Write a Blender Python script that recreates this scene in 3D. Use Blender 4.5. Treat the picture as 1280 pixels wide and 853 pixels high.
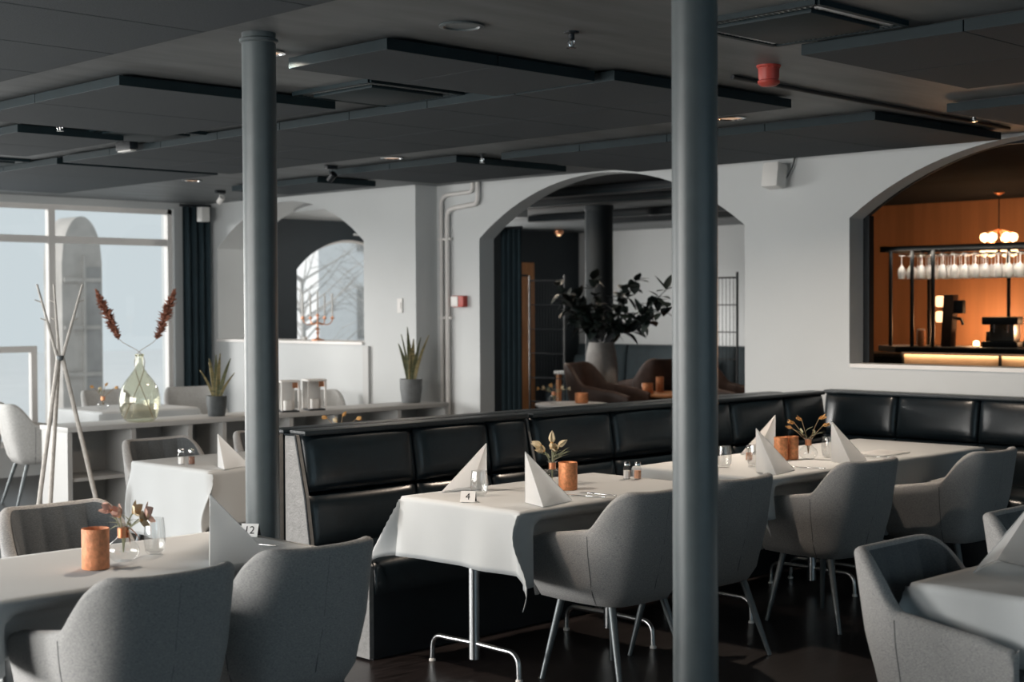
import bpy, bmesh, math, random
from mathutils import Vector, Matrix
random.seed(7)
sc = bpy.context.scene
COL = sc.collection
PI = math.pi
for _o in list(bpy.data.objects):
    bpy.data.objects.remove(_o)

# ------------------------------------------------------------------ camera
CAM_H = 1.6
TH, PT, RO, FPX = math.radians(45.385), math.radians(1.346), math.radians(-0.274), 1850.2
fw = Vector((math.cos(TH) * math.cos(PT), math.sin(TH) * math.cos(PT), -math.sin(PT)))
rt = Vector((math.sin(TH), -math.cos(TH), 0))
up = rt.cross(fw)
r2 = rt * math.cos(RO) + up * math.sin(RO)
u2 = -rt * math.sin(RO) + up * math.cos(RO)
cam_d = bpy.data.cameras.new('camera')
cam_d.sensor_width = 36
cam_d.lens = 36 * FPX / 1280
cam_d.clip_start, cam_d.clip_end = .05, 200
cam_d.dof.use_dof = True
cam_d.dof.focus_distance = 6.4
cam_d.dof.aperture_fstop = 3.2
cam = bpy.data.objects.new('camera', cam_d)
COL.objects.link(cam)
M = Matrix.Identity(4)
for i in range(3):
    M[i][0], M[i][1], M[i][2] = r2[i], u2[i], -fw[i]
M[2][3] = CAM_H
cam.matrix_world = M
sc.camera = cam

# ------------------------------------------------------------------ light
sc.view_settings.view_transform = 'Standard'
sc.view_settings.look = 'None'
sc.view_settings.gamma = 1
sc.view_settings.use_curve_mapping = False
sc.view_settings.exposure = 0.0
sc.cycles.use_denoising = True
sc.cycles.sample_clamp_indirect = 6
sc.cycles.max_bounces = 8
sc.cycles.transparent_max_bounces = 16
wd = bpy.data.worlds.new('overcast_sky')
sc.world = wd
wd.use_nodes = True
wn = wd.node_tree.nodes
wn['Background'].inputs[0].default_value = (.86, .95, .985, 1)
wn['Background'].inputs[1].default_value = .77


def area_light(name, loc, direction, sx, sy, power, color, spread=180):
    d = bpy.data.lights.new(name, 'AREA')
    d.shape = 'RECTANGLE'
    d.size, d.size_y, d.energy, d.color = sx, sy, power, color
    d.spread = math.radians(spread)
    o = bpy.data.objects.new(name, d)
    COL.objects.link(o)
    o.location = loc
    z = -Vector(direction).normalized()
    x = Vector((0, 0, 1)).cross(z).normalized()
    y = z.cross(x)
    mm = Matrix((x, y, z)).transposed().to_4x4()
    o.rotation_euler = mm.to_euler()
    return o


DAY = (1, .97, .925)
sd = bpy.data.lights.new('veiled_sun', 'SUN')
sd.energy, sd.angle, sd.color = 2.9, math.radians(14), (1, .95, .9)
so_ = bpy.data.objects.new('veiled_sun', sd)
COL.objects.link(so_)
so_.rotation_euler = Vector((.70, -.71, -.155)).to_track_quat('-Z', 'Y').to_euler()
# daylight entering by the windows of the street side (left of the frame) and of the end wall behind the camera
area_light('window_daylight', (2.02, 13.24, 1.36), (0, -1, .25), 6.5, 2.0, 265, DAY)
area_light('window_daylight', (-1.46, 6.6, 1.42), (1, 0, -.16), 5.3, 2.1, 330, DAY)
# added cool fill at the unseen right-hand openings, behind the camera
area_light('window_daylight', (2.5, -2.92, 1.4), (0, 1, -.05), 5.8, 2.2, 20, (.45, .8, 1))
# added fill for the lounge, set at a side opening out of view
area_light('window_daylight', (13.35, 14.8, 1.5), (0, -1, -.1), 1.4, 1.7, 95, DAY)


# ------------------------------------------------------------------ materials
def lin(c):
    return tuple(((v / 255) / 12.92 if v / 255 <= .04045 else ((v / 255 + .055) / 1.055) ** 2.4) for v in c)


MATS = {}


def mat(name, c, rough=.6, metal=0, var=.0, vscale=8, bump=0, bscale=60, stretch=None, spec=.5, c2=None,
        trans=0, ior=1.45, emit=None, estr=0, sheen=0, coat=0):
    if name in MATS:
        return MATS[name]
    m = bpy.data.materials.new(name)
    m.use_nodes = True
    nt = m.node_tree
    b = nt.nodes['Principled BSDF']
    b.inputs['Base Color'].default_value = (*c, 1)
    b.inputs['Roughness'].default_value = rough
    b.inputs['Metallic'].default_value = metal
    b.inputs['Specular IOR Level'].default_value = spec
    b.inputs['IOR'].default_value = ior
    b.inputs['Transmission Weight'].default_value = trans
    b.inputs['Sheen Weight'].default_value = sheen
    b.inputs['Coat Weight'].default_value = coat
    if emit:
        b.inputs['Emission Color'].default_value = (*emit, 1)
        b.inputs['Emission Strength'].default_value = estr
    tc = nt.nodes.new('ShaderNodeTexCoord')
    mp = nt.nodes.new('ShaderNodeMapping')
    nt.links.new(tc.outputs['Object'], mp.inputs[0])
    if stretch:
        mp.inputs['Scale'].default_value = stretch
    if var or c2:
        n = nt.nodes.new('ShaderNodeTexNoise')
        n.inputs['Scale'].default_value = vscale
        n.inputs['Detail'].default_value = 5
        nt.links.new(mp.outputs[0], n.inputs['Vector'])
        r = nt.nodes.new('ShaderNodeValToRGB')
        r.color_ramp.elements[0].position = .32
        r.color_ramp.elements[1].position = .68
        lo = c2 if c2 else tuple(v * (1 - var) for v in c)
        hi = c if c2 else tuple(min(1, v * (1 + var)) for v in c)
        r.color_ramp.elements[0].color = (*lo, 1)
        r.color_ramp.elements[1].color = (*hi, 1)
        nt.links.new(n.outputs['Fac'], r.inputs[0])
        nt.links.new(r.outputs[0], b.inputs['Base Color'])
    if bump:
        n2 = nt.nodes.new('ShaderNodeTexNoise')
        n2.inputs['Scale'].default_value = bscale
        n2.inputs['Detail'].default_value = 4
        nt.links.new(mp.outputs[0], n2.inputs['Vector'])
        bp = nt.nodes.new('ShaderNodeBump')
        bp.inputs['Strength'].default_value = bump
        bp.inputs['Distance'].default_value = .01
        nt.links.new(n2.outputs['Fac'], bp.inputs['Height'])
        nt.links.new(bp.outputs[0], b.inputs['Normal'])
    MATS[name] = m
    return m


def glass_mat(name, tint, glossy=.12, rough=.02):
    """thin clear pane: transparent with a fresnel gloss"""
    m = bpy.data.materials.new(name)
    m.use_nodes = True
    nt = m.node_tree
    nt.nodes.remove(nt.nodes['Principled BSDF'])
    t = nt.nodes.new('ShaderNodeBsdfTransparent')
    t.inputs[0].default_value = (*tint, 1)
    g = nt.nodes.new('ShaderNodeBsdfGlossy')
    g.inputs['Roughness'].default_value = rough
    lw = nt.nodes.new('ShaderNodeLayerWeight')
    lw.inputs[0].default_value = .5
    pw = nt.nodes.new('ShaderNodeMath')
    pw.operation = 'POWER'
    pw.inputs[1].default_value = 4
    nt.links.new(lw.outputs['Facing'], pw.inputs[0])
    mx = nt.nodes.new('ShaderNodeMath')
    mx.operation = 'MULTIPLY_ADD'
    mx.inputs[1].default_value = .6
    mx.inputs[2].default_value = glossy * .4
    nt.links.new(pw.outputs[0], mx.inputs[0])
    s = nt.nodes.new('ShaderNodeMixShader')
    nt.links.new(mx.outputs[0], s.inputs[0])
    nt.links.new(t.outputs[0], s.inputs[1])
    nt.links.new(g.outputs[0], s.inputs[2])
    nt.links.new(s.outputs[0], nt.nodes['Material Output'].inputs[0])
    MATS[name] = m
    return m


WALL = mat('white_wall_paint', (.58, .60, .605), .75, var=.015, vscale=2, bump=.06, bscale=180)
CEIL = mat('dark_ceiling_paint', (.125, .135, .14), .5, var=.2, vscale=1.6, stretch=(1, 5, 1), bump=.03, bscale=90, spec=.5)
PANEL = mat('acoustic_board', (.052, .062, .070), .8, var=.3, vscale=190, bump=.15, bscale=260, spec=.25)
PANEL_EDGE = mat('acoustic_board_edge', (.010, .021, .026), .6, var=.1, spec=.3)
PILLAR = mat('pillar_paint', (.095, .114, .12), .36, var=.06, vscale=14, bump=.03, bscale=60, spec=.6)
FLOOR = mat('dark_floor', (.016, .013, .013), .3, spec=.3, var=.55, vscale=5, stretch=(1, 9, 1), bump=.05, bscale=30)
def translucent(m, c, f):
    nt = m.node_tree
    b = nt.nodes['Principled BSDF']
    t = nt.nodes.new('ShaderNodeBsdfTranslucent')
    t.inputs[0].default_value = (*c, 1)
    mx = nt.nodes.new('ShaderNodeMixShader')
    mx.inputs[0].default_value = f
    nt.links.new(b.outputs[0], mx.inputs[1])
    nt.links.new(t.outputs[0], mx.inputs[2])
    nt.links.new(mx.outputs[0], nt.nodes['Material Output'].inputs[0])


CLOTH = mat('white_tablecloth', (.515, .54, .55), .8, var=.02, vscale=3, bump=.12, bscale=420)
NAPKIN = mat('white_napkin', (.80, .81, .815), .7, bump=.08, bscale=300, var=.01)
translucent(NAPKIN, (.88, .88, .87), .45)
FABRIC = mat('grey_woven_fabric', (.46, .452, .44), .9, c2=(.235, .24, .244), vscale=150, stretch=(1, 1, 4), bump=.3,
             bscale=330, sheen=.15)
FABRIC_SHADED = mat('grey_channel_fabric', (.14, .155, .165), .92, c2=(.075, .085, .095), vscale=120, stretch=(1, 1, 5),
                bump=.5, bscale=330, sheen=.1)  # same grey fabric, darkened to paint in the shade inside the backs
FABRIC_W = mat('pale_grey_fabric', (.50, .50, .49), .9, var=.12, vscale=90, bump=.3, bscale=260)
SEAM = mat('dark_seam_thread', (.13, .135, .14), .9, var=.1)
LEG = mat('grey_metal_leg', (.16, .18, .19), .42, .5, var=.05)
STEEL = mat('brushed_steel', (.55, .57, .58), .28, 1, var=.04, vscale=40, stretch=(1, 1, .05))
CHROME = mat('chrome', (.75, .75, .75), .12, 1, var=.02)
LEATHER = mat('black_leather', (.006, .011, .015), .28, var=.2, vscale=22, bump=.04, bscale=60, spec=.6)
LEATHER_PIPE = mat('black_leather_piping', (.008, .013, .017), .35, var=.15, vscale=90, bump=.2, bscale=200, spec=.5)
BLACK = mat('black_paint', (.012, .016, .02), .45, var=.1)
WHITE_WOOD = mat('white_lacquer', (.50, .505, .50), .5, var=.02, vscale=3, bump=.02, bscale=30)
FRAME_W = mat('white_window_frame', (.80, .775, .75), .5, var=.02)
CURTAIN = mat('teal_curtain', (.02, .038, .048), .9, var=.2, vscale=30, stretch=(1, 1, .1), bump=.2, bscale=200)
COPPER = mat('copper_candle_cup', (.66, .27, .12), .45, .45, var=.22, vscale=70, bump=.3, bscale=130)
WAX = mat('orange_rustic_wax', (.67, .27, .13), .6, var=.2, vscale=45, bump=.35, bscale=70)
COPPER_S = mat('copper_metal', (.72, .33, .18), .3, .9, var=.08)
SALT = mat('white_salt', (.8, .8, .8), .9, var=.02)
PEPPER = mat('brown_pepper', (.20, .10, .07), .9, var=.4, vscale=400)
PINK = mat('pink_spice', (.72, .38, .24), .9, var=.15, vscale=300)
RED = mat('red_plastic', (.45, .06, .045), .45, var=.05)
WHITE_P = mat('white_plastic', (.72, .71, .69), .45, var=.02)
PEWTER = mat('pot_grey_ceramic', (.075, .085, .092), .55, var=.2, vscale=20, bump=.1, bscale=90)
POT_PALE = mat('pot_pale_concrete', (.30, .29, .28), .75, var=.15, vscale=10, bump=.1, bscale=60)
SNAKE = mat('snake_plant_leaf', (.20, .20, .10), .5, c2=(.07, .09, .055), vscale=16, stretch=(1, 1, 4))
SNAKE_Y = mat('snake_plant_yellow_leaf', (.42, .34, .16), .5, c2=(.16, .15, .08), vscale=16, stretch=(1, 1, 4))
DKLEAF = mat('dark_glossy_leaf', (.014, .022, .02), .4, var=.4, vscale=12)
PAMPAS = mat('pampas_plume', (.30, .12, .075), .95, var=.35, vscale=60)
STEM = mat('dry_stem', (.28, .20, .12), .8, var=.2)
PETAL = mat('cream_petal', (.66, .56, .38), .7, var=.12, vscale=40)
PETAL_Y = mat('ochre_petal', (.58, .33, .12), .7, var=.25, vscale=40)
PETAL_P = mat('pink_petal', (.66, .43, .36), .7, var=.15, vscale=40)
RUSTLEAF = mat('rust_leaf', (.25, .10, .05), .7, var=.2, vscale=40)
GLEAF = mat('sage_leaf', (.26, .28, .18), .65, var=.2, vscale=30)
WOOD_O = mat('orange_wood', (.46, .20, .075), .5, var=.2, vscale=6, stretch=(6, 6, .6))
BROWN = mat('brown_leather', (.055, .03, .022), .5, var=.2, vscale=14, bump=.1, bscale=60)
TAN = mat('tan_leather_edge', (.30, .20, .13), .6, var=.15)
TEAL_SOFA = mat('dark_teal_velvet', (.018, .03, .036), .8, var=.15, vscale=10, sheen=.05)
BARWALL = mat('copper_brown_wall', (.42, .19, .09), .55, var=.12, vscale=3, stretch=(1, 3, .3), bump=.05, bscale=20)
DKWALL = mat('dark_teal_wall', (.022, .03, .036), .7, var=.08, vscale=3)
WIN_GLASS = glass_mat('window_glass', (.97, .98, .985), .06)
CLEAR = glass_mat('clear_glass', (.98, .985, .985), .25)
GREEN_GLASS = glass_mat('olive_glass', (.955, .95, .89), .2)
LAMPW = mat('warm_lamp_glow', (.9, .7, .5), .5, emit=(1, .62, .33), estr=2.2, var=.01)
LAMPC = mat('downlight_reflector', (.75, .52, .36), .35, .3, emit=(1, .62, .4), estr=.35, var=.02)
LAMP_BAR = mat('bar_lamp_glow', (.9, .7, .5), .5, emit=(1, .60, .28), estr=6, var=.01)
BEIGE_LIT = mat('bar_front_panel', (.55, .42, .32), .5, var=.05)
GROUND = mat('snowy_ground', (.78, .78, .78), .9, var=.03, vscale=1)
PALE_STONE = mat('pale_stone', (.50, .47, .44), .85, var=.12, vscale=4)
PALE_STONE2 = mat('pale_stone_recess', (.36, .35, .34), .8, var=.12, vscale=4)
TWIG = mat('grey_twig', (.50, .48, .46), .9, var=.2, vscale=10)
PAPER = mat('white_card', (.78, .78, .77), .7, var=.01)
INK = mat('black_ink', (.01, .01, .012), .6, var=.05)


# ------------------------------------------------------------------ mesh helpers
class MB:
    def __init__(s):
        s.v, s.f = [], []

    def add(s, v, f):
        n = len(s.v)
        s.v += [tuple(p) for p in v]
        s.f += [tuple(i + n for i in q) for q in f]
        return s

    def box(s, x0, x1, y0, y1, z0, z1, bev=0):
        if bev <= 0:
            v = [(x, y, z) for z in (z0, z1) for y in (y0, y1) for x in (x0, x1)]
            return s.add(v, [(0, 2, 3, 1), (4, 5, 7, 6), (0, 1, 5, 4), (2, 6, 7, 3), (0, 4, 6, 2), (1, 3, 7, 5)])
        bm = bmesh.new()
        bmesh.ops.create_cube(bm, size=1)
        for p in bm.verts:
            p.co = Vector(((x0 + x1) / 2 + p.co.x * (x1 - x0), (y0 + y1) / 2 + p.co.y * (y1 - y0),
                           (z0 + z1) / 2 + p.co.z * (z1 - z0)))
        bmesh.ops.bevel(bm, geom=list(bm.edges), offset=bev, segments=2, affect='EDGES', profile=.6)
        bm.verts.index_update()
        s.add([p.co[:] for p in bm.verts], [[q.index for q in g.verts] for g in bm.faces])
        bm.free()
        return s

    def lathe(s, prof, n=24, c=(0, 0, 0), closed=False):
        """prof: list of (r,z)"""
        v, f = [], []
        for r, z in prof:
            for k in range(n):
                a = 2 * PI * k / n
                v.append((c[0] + r * math.cos(a), c[1] + r * math.sin(a), c[2] + z))
        m = len(prof)
        for i in range(m - 1 + (1 if closed else 0)):
            j = (i + 1) % m
            for k in range(n):
                l = (k + 1) % n
                f.append((i * n + k, i * n + l, j * n + l, j * n + k))
        if not closed:
            if prof[0][0] > 1e-5:
                f.append(tuple(range(n))[::-1])
            if prof[-1][0] > 1e-5:
                f.append(tuple((m - 1) * n + k for k in range(n)))
        return s.add(v, f)

    def shell(s, prof, n=24, c=(0, 0, 0)):
        """open lathe without caps"""
        v, f = [], []
        for r, z in prof:
            for k in range(n):
                a = 2 * PI * k / n
                v.append((c[0] + r * math.cos(a), c[1] + r * math.sin(a), c[2] + z))
        for i in range(len(prof) - 1):
            for k in range(n):
                l = (k + 1) % n
                f.append((i * n + k, i * n + l, (i + 1) * n + l, (i + 1) * n + k))
        return s.add(v, f)

    def tube(s, pts, r, n=8):
        pts = [Vector(p) for p in pts]
        rs = r if isinstance(r, (list, tuple)) else [r] * len(pts)
        v, f = [], []
        pn = None
        for i, p in enumerate(pts):
            d = (pts[min(i + 1, len(pts) - 1)] - pts[max(i - 1, 0)]).normalized()
            if pn is None:
                a = Vector((0, 0, 1)) if abs(d.z) < .9 else Vector((1, 0, 0))
                pn = d.cross(a).normalized()
            pn = (pn - d * pn.dot(d)).normalized()
            b = d.cross(pn)
            for k in range(n):
                t = 2 * PI * k / n
                v.append(p + (pn * math.cos(t) + b * math.sin(t)) * rs[i])
        m = len(pts)
        for i in range(m - 1):
            for k in range(n):
                l = (k + 1) % n
                f.append((i * n + k, i * n + l, (i + 1) * n + l, (i + 1) * n + k))
        f.append(tuple(range(n))[::-1])
        f.append(tuple((m - 1) * n + k for k in range(n)))
        return s.add(v, f)

    def grid(s, fn, nu, nv, closeu=False):
        v = [fn(i / (nu if closeu else nu - 1), j / (nv - 1)) for i in range(nu) for j in range(nv)]
        f = []
        for i in range(nu if closeu else nu - 1):
            a = (i + 1) % nu
            for j in range(nv - 1):
                f.append((i * nv + j, a * nv + j, a * nv + j + 1, i * nv + j + 1))
        return s.add(v, f)

    def xf(s, m):
        s.v = [tuple(m @ Vector(p)) for p in s.v]
        return s

    def mesh(s, name):
        me = bpy.data.meshes.new(name)
        me.from_pydata(s.v, [], s.f)
        me.validate()
        return me

    def build(s, name, m, parent=None, smooth=True, angle=40, solid=0, fix=True):
        me = s.mesh(name)
        bm = bmesh.new()
        bm.from_mesh(me)
        bmesh.ops.remove_doubles(bm, verts=bm.verts, dist=1e-5)
        if fix:
            bmesh.ops.recalc_face_normals(bm, faces=bm.faces)
        bm.to_mesh(me)
        bm.free()
        if smooth:
            me.shade_smooth()
            me.set_sharp_from_angle(angle=math.radians(angle))
        me.materials.append(m)
        o = bpy.data.objects.new(name, me)
        COL.objects.link(o)
        if parent:
            o.parent = parent
        if solid:
            md = o.modifiers.new('thickness', 'SOLIDIFY')
            md.thickness = solid
            md.offset = 0
        return o


def tag(o, label, cat, group=None, kind=None):
    o['label'] = label
    o['category'] = cat
    if group:
        o['group'] = group
    if kind:
        o['kind'] = kind
    return o


def thing(name, label, cat, loc=(0, 0, 0), rz=0, group=None):
    o = bpy.data.objects.new(name, None)
    o.empty_display_size = .1
    COL.objects.link(o)
    o.location = loc
    o.rotation_euler = (0, 0, rz)
    return tag(o, label, cat, group)


def struct(o, label=None):
    o['kind'] = 'structure'
    if label:
        o['label'] = label
    return o


def copy_tree(o, parent=None):
    c = o.copy()
    COL.objects.link(c)
    c.parent = parent
    for ch in list(o.children):
        copy_tree(ch, c)
    return c


def sstep(a, b, x):
    t = max(0, min(1, (x - a) / (b - a)))
    return t * t * (3 - 2 * t)


def catmull(P, n):
    """n samples through control points"""
    P = [Vector(p) for p in P]
    Q = [P[0] * 2 - P[1]] + P + [P[-1] * 2 - P[-2]]
    out = []
    m = len(P) - 1
    for k in range(n):
        t = k / (n - 1) * m
        i = min(int(t), m - 1)
        t -= i
        a, b, c, d = Q[i:i + 4]
        out.append(.5 * ((2 * b) + (c - a) * t + (2 * a - 5 * b + 4 * c - d) * t * t + (3 * b - a - 3 * c + d) * t ** 3))
    return out


# ------------------------------------------------------------------ the setting
ZC = 2.68          # ceiling
XW, XW2 = 8.87, 9.045   # arched wall
XJ = 8.614         # wall left of the jog
YW = 13.3          # street window wall
YL = 14.9          # outer wall of the rooms behind
XL = 16.1          # lounge back wall
YA = 13.35         # outer wall of the annex behind the left arch
AX0, AX1 = 9.83, 11.42   # its arched window


def arch_top(y, ya, yb, spring, apex):
    w, h = (yb - ya) / 2, apex - spring
    if h < 1e-6:
        return spring
    R = (w * w + h * h) / (2 * h)
    d = y - (ya + yb) / 2
    return apex - R + math.sqrt(max(0, R * R - d * d))


def arch_wall(name, t0, t1, s0, s1, z0, z1, ops, m, axis='x', seg=28):
    """wall of thickness t0..t1 running s0..s1 with arched openings (sa,sb,zb,spring,apex)"""
    mb = MB()
    P = (lambda t, s, z: (t, s, z)) if axis == 'x' else (lambda t, s, z: (s, t, z))
    cuts = {s0, s1}
    for a, b, zb, sp, ap in ops:
        k = seg if ap > sp else 1
        for i in range(k + 1):
            cuts.add(round(a + (b - a) * i / k, 6))
    cuts = sorted(cuts)
    for a, b in zip(cuts, cuts[1:]):
        c = (a + b) / 2
        op = next((o for o in ops if o[0] - 1e-6 < c < o[1] + 1e-6), None)
        if op is None:
            bands = [((z0, z0), (z1, z1))]
        else:
            ta, tb = arch_top(a, *op[:2], *op[3:]), arch_top(b, *op[:2], *op[3:])
            bands = []
            if op[2] > z0:
                bands.append(((z0, z0), (op[2], op[2])))
            if max(ta, tb) < z1 - 1e-4:
                bands.append(((ta, tb), (z1, z1)))
            if op[2] > z0:
                mb.add([P(t0, a, op[2]), P(t0, b, op[2]), P(t1, b, op[2]), P(t1, a, op[2])], [(0, 1, 2, 3)])
            mb.add([P(t0, a, ta), P(t0, b, tb), P(t1, b, tb), P(t1, a, ta)], [(0, 1, 2, 3)])
        for (la, lb), (ha, hb) in bands:
            for t in (t0, t1):
                mb.add([P(t, a, la), P(t, b, lb), P(t, b, hb), P(t, a, ha)], [(0, 1, 2, 3)])
    for o in ops:
        for s in o[:2]:
            zt = arch_top(s, *o[:2], *o[3:])
            mb.add([P(t0, s, o[2]), P(t1, s, o[2]), P(t1, s, zt), P(t0, s, zt)], [(0, 1, 2, 3)])
    for s in (s0, s1):
        mb.add([P(t0, s, z0), P(t1, s, z0), P(t1, s, z1), P(t0, s, z1)], [(0, 1, 2, 3)])
    return struct(mb.build(name, m, smooth=False))


def sbox(name, m, *b, bev=0):
    return struct(MB().box(*b, bev=bev).build(name, m, smooth=False))


sbox('floor', FLOOR, -3.8, 8.62, -3.2, 13.5, -.1, 0)
sbox('floor_rear', FLOOR, 8.62, 16.3, -3.2, 15.1, -.1, 0)
sbox('ceiling', CEIL, -3.8, 8.62, -3.2, 13.55, ZC, ZC + .12)
sbox('ceiling_rear', CEIL, 8.62, 16.3, -3.2, 15.1, ZC, ZC + .12)
arch_wall('wall_back', XW, XW2, -3.0, 9.94, 0, ZC,
          [(6.55, 9.39, 0, 2.19, 2.668), (2.82, 5.66, 1.19, 2.2, 2.668)], WALL)
arch_wall('wall_left', XJ, XW2, 9.94, 13.3, 0, ZC, [(10.67, 13.07, 1.25, 2.21, 2.635)], WALL)
sbox('trim_1', FRAME_W, XJ - .025, XW2 + .01, 10.675, 13.065, 1.25, 1.275)
sbox('trim_2', FRAME_W, XW - .012, XW2 + .02, 2.83, 5.65, 1.165, 1.192)
sbox('trim_3', WHITE_WOOD, XJ - .03, XJ, 10.58, 10.66, .0, 1.24)
# window wall (street side): sill wall, head and pillars between glazed bays
wins = [(-1.25, 1.95), (2.1, 5.3), (5.45, 8.245)]
arch_wall('wall_window', YW, YW + .25, -1.7, 8.62, 0, ZC, [(a, b, .28, 2.61, 2.61) for a, b in wins], WALL, axis='y')
ewins = [(3.9, 6.8), (6.92, 9.85), (9.97, 12.85)]
arch_wall('wall_end', -1.7, -1.5, 2.6, 13.3, 0, ZC, [(a, b, .28, 2.5, 2.5) for a, b in ewins], DKWALL)
TEALW = mat('teal_wall_paint', (.11, .25, .33), .8, var=.05)  # unseen walls, coloured teal to bounce cool light onto shaded faces
fill_wins = [(-.4, 2.4), (2.6, 5.4)]  # window openings added out of view for cool fill
arch_wall('wall_right', -3.2, -3.0, -3.8, 9.05, 0, ZC, [(a, b, .2, 2.6, 2.6) for a, b in fill_wins], TEALW, axis='y')
sbox('wall_end_rear', TEALW, -3.8, -3.6, -3.2, 2.8, 0, ZC)
sbox('wall_end_return', TEALW, -3.8, -1.5, 2.6, 2.8, 0, ZC)
sbox('wall_annex', WALL, 8.62, 9.3, YA, YA + .2, 0, ZC)
arch_wall('wall_annex_window', YA, YA + .2, 9.3, 12.2, 0, ZC, [(AX0, AX1, .9, 2.02, 2.37)], DKWALL, axis='y')
sbox('wall_annex_end', DKWALL, 12.2, 12.4, YA, YL, 0, ZC)
arch_wall('wall_lounge_side', YL, YL + .2, 12.2, 16.3, 0, ZC, [(12.6, 14.1, .5, 2.4, 2.4)], DKWALL, axis='y')
sbox('wall_lounge', WALL, XL, XL + .2, 9.1, YL, 0, ZC)
sbox('wall_partition', WALL, 13.6, XL + .2, 9.0, 9.1, 0, ZC)
pm = MB()
pm.add([(x, y, z) for z in (0, ZC) for x, y in ((9.05, 6.06), (13.62, 8.96), (13.62, 9.06), (9.05, 6.16))],
       [(0, 1, 2, 3), (4, 5, 6, 7), (0, 1, 5, 4), (1, 2, 6, 5), (2, 3, 7, 6), (3, 0, 4, 7)])
struct(pm.build('wall_oblique', DKWALL, smooth=False))  # partition added out of view to keep bar light off the lounge
sbox('wall_bar', BARWALL, 14.2, 14.35, 1.0, 9.0, 0, ZC)
sbox('wall_bar_side', BARWALL, 9.05, 14.35, .9, 1.0, 0, ZC)
sbox('ceiling_annex', WALL, 9.05, 11.6, 11.5, YA, 2.575, 2.679)


def window_bay(n, a, b, zt, axis, t, trans, mull):
    """glazed bay with frame bars, transom, mullion and panes"""
    w = bpy.data.objects.new('window_%d' % n, None)
    COL.objects.link(w)
    w['kind'] = 'structure'
    P = (lambda s0, s1, z0, z1, d: (s0, s1, t - d, t + d, z0, z1)) if axis == 'y' else \
        (lambda s0, s1, z0, z1, d: (t - d, t + d, s0, s1, z0, z1))
    fr = MB()
    for q in ((a, a + .05, .28, zt), (b - .05, b, .28, zt), (a, b, .28, .34), (a, b, zt - .05, zt)):
        fr.box(*P(*q, .035))
    fr.build('window_frame', FRAME_W, w, smooth=False)
    MB().box(*P(a + .05, b - .05, trans - .035, trans + .035, .029)).build('transom', FRAME_W, w, smooth=False)
    for m in mull:
        MB().box(*P(m - .035, m + .035, .34, zt - .05, .033)).build('mullion', FRAME_W, w, smooth=False)
    e = [a + .05] + list(mull) + [b - .05]
    for c, d in zip(e, e[1:]):
        for z0, z1 in ((.34, trans - .035), (trans + .035, zt - .05)):
            MB().box(*P(c, d, z0, z1, .004)).build('pane', WIN_GLASS, w, smooth=False)
    return w


for i, (a, b) in enumerate(wins):
    window_bay(i + 1, a, b, 2.61, 'y', YW + .08, 2.27, [(a + b) / 2] if i < 2 else [6.915])
w3 = bpy.data.objects['window_3']
MB().box(5.5, 6.75, YW + .05, YW + .11, 1.18, 1.24).build('low_rail', FRAME_W, w3, smooth=False)
MB().box(6.69, 6.75, YW + .051, YW + .109, .34, 1.18).build('low_post', FRAME_W, w3, smooth=False)
for i, (a, b) in enumerate(ewins):
    window_bay(i + 4, a, b, 2.5, 'x', -1.6, 2.2, [(a + b) / 2])
for i, (a, b) in enumerate(fill_wins):
    window_bay(i + 7, a, b, 2.6, 'y', -3.1, 2.0, [(a + b) / 2])
w8 = bpy.data.objects.new('window_9', None)
COL.objects.link(w8)
w8['kind'] = 'structure'
mb = MB()
ys = [AX0 + (AX1 - AX0) * i / 24 for i in range(25)]
arc = [(y, arch_top(y, AX0, AX1, 2.02, 2.37)) for y in ys]
mb.tube([(AX0 + .015, YA + .1, .9)] + [(x, YA + .1, z - .015) for x, z in arc] + [(AX1 - .015, YA + .1, .9)], .02, 6)
mb.build('window_frame', FRAME_W, w8)
mb = MB()
mb.add([(x, YA + .1, .9) for x, z in arc] + [(x, YA + .1, z) for x, z in arc],
       [(i, i + 1, 26 + i, 25 + i) for i in range(24)])
mb.build('pane', WIN_GLASS, w8)
# inner light curved reveal line above the arched window
mb = MB()
mb.tube([(x, YA - .012, z + .06) for x, z in arc[12:]], .014, 6)
struct(mb.build('trim_4', WALL))
# door in the lounge side wall
dr = bpy.data.objects.new('door_1', None)
COL.objects.link(dr)
dr['kind'] = 'structure'
MB().box(14.70, 15.10, YL - .06, YL - .001, 0, 2.22, .008).build('door_leaf', WOOD_O, dr)
for z0, z1 in ((.2, .95), (1.1, 1.9)):
    MB().box(14.76, 15.04, YL - .072, YL - .058, z0, z1, .006).build('door_panel', WOOD_O, dr)
MB().box(14.74, 14.95, YL - .075, YL - .058, 2.02, 2.05).build('hinge_strip', BLACK, dr, smooth=False)
# black frame lining the bar opening
mb = MB()
mb.box(9.05, 9.11, 5.615, 5.67, 1.19, 2.22)
tr = [(y, arch_top(y, 2.82, 5.66, 2.2, 2.668)) for y in [2.82 + 2.84 * i / 24 for i in range(25)]]
mb.tube([(9.085, y, min(z + .02, 2.655)) for y, z in tr], .02, 6)
struct(mb.build('trim_5', BLACK, smooth=False))

# ------------------------------------------------------------------ ceiling
NB = [0]


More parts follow.
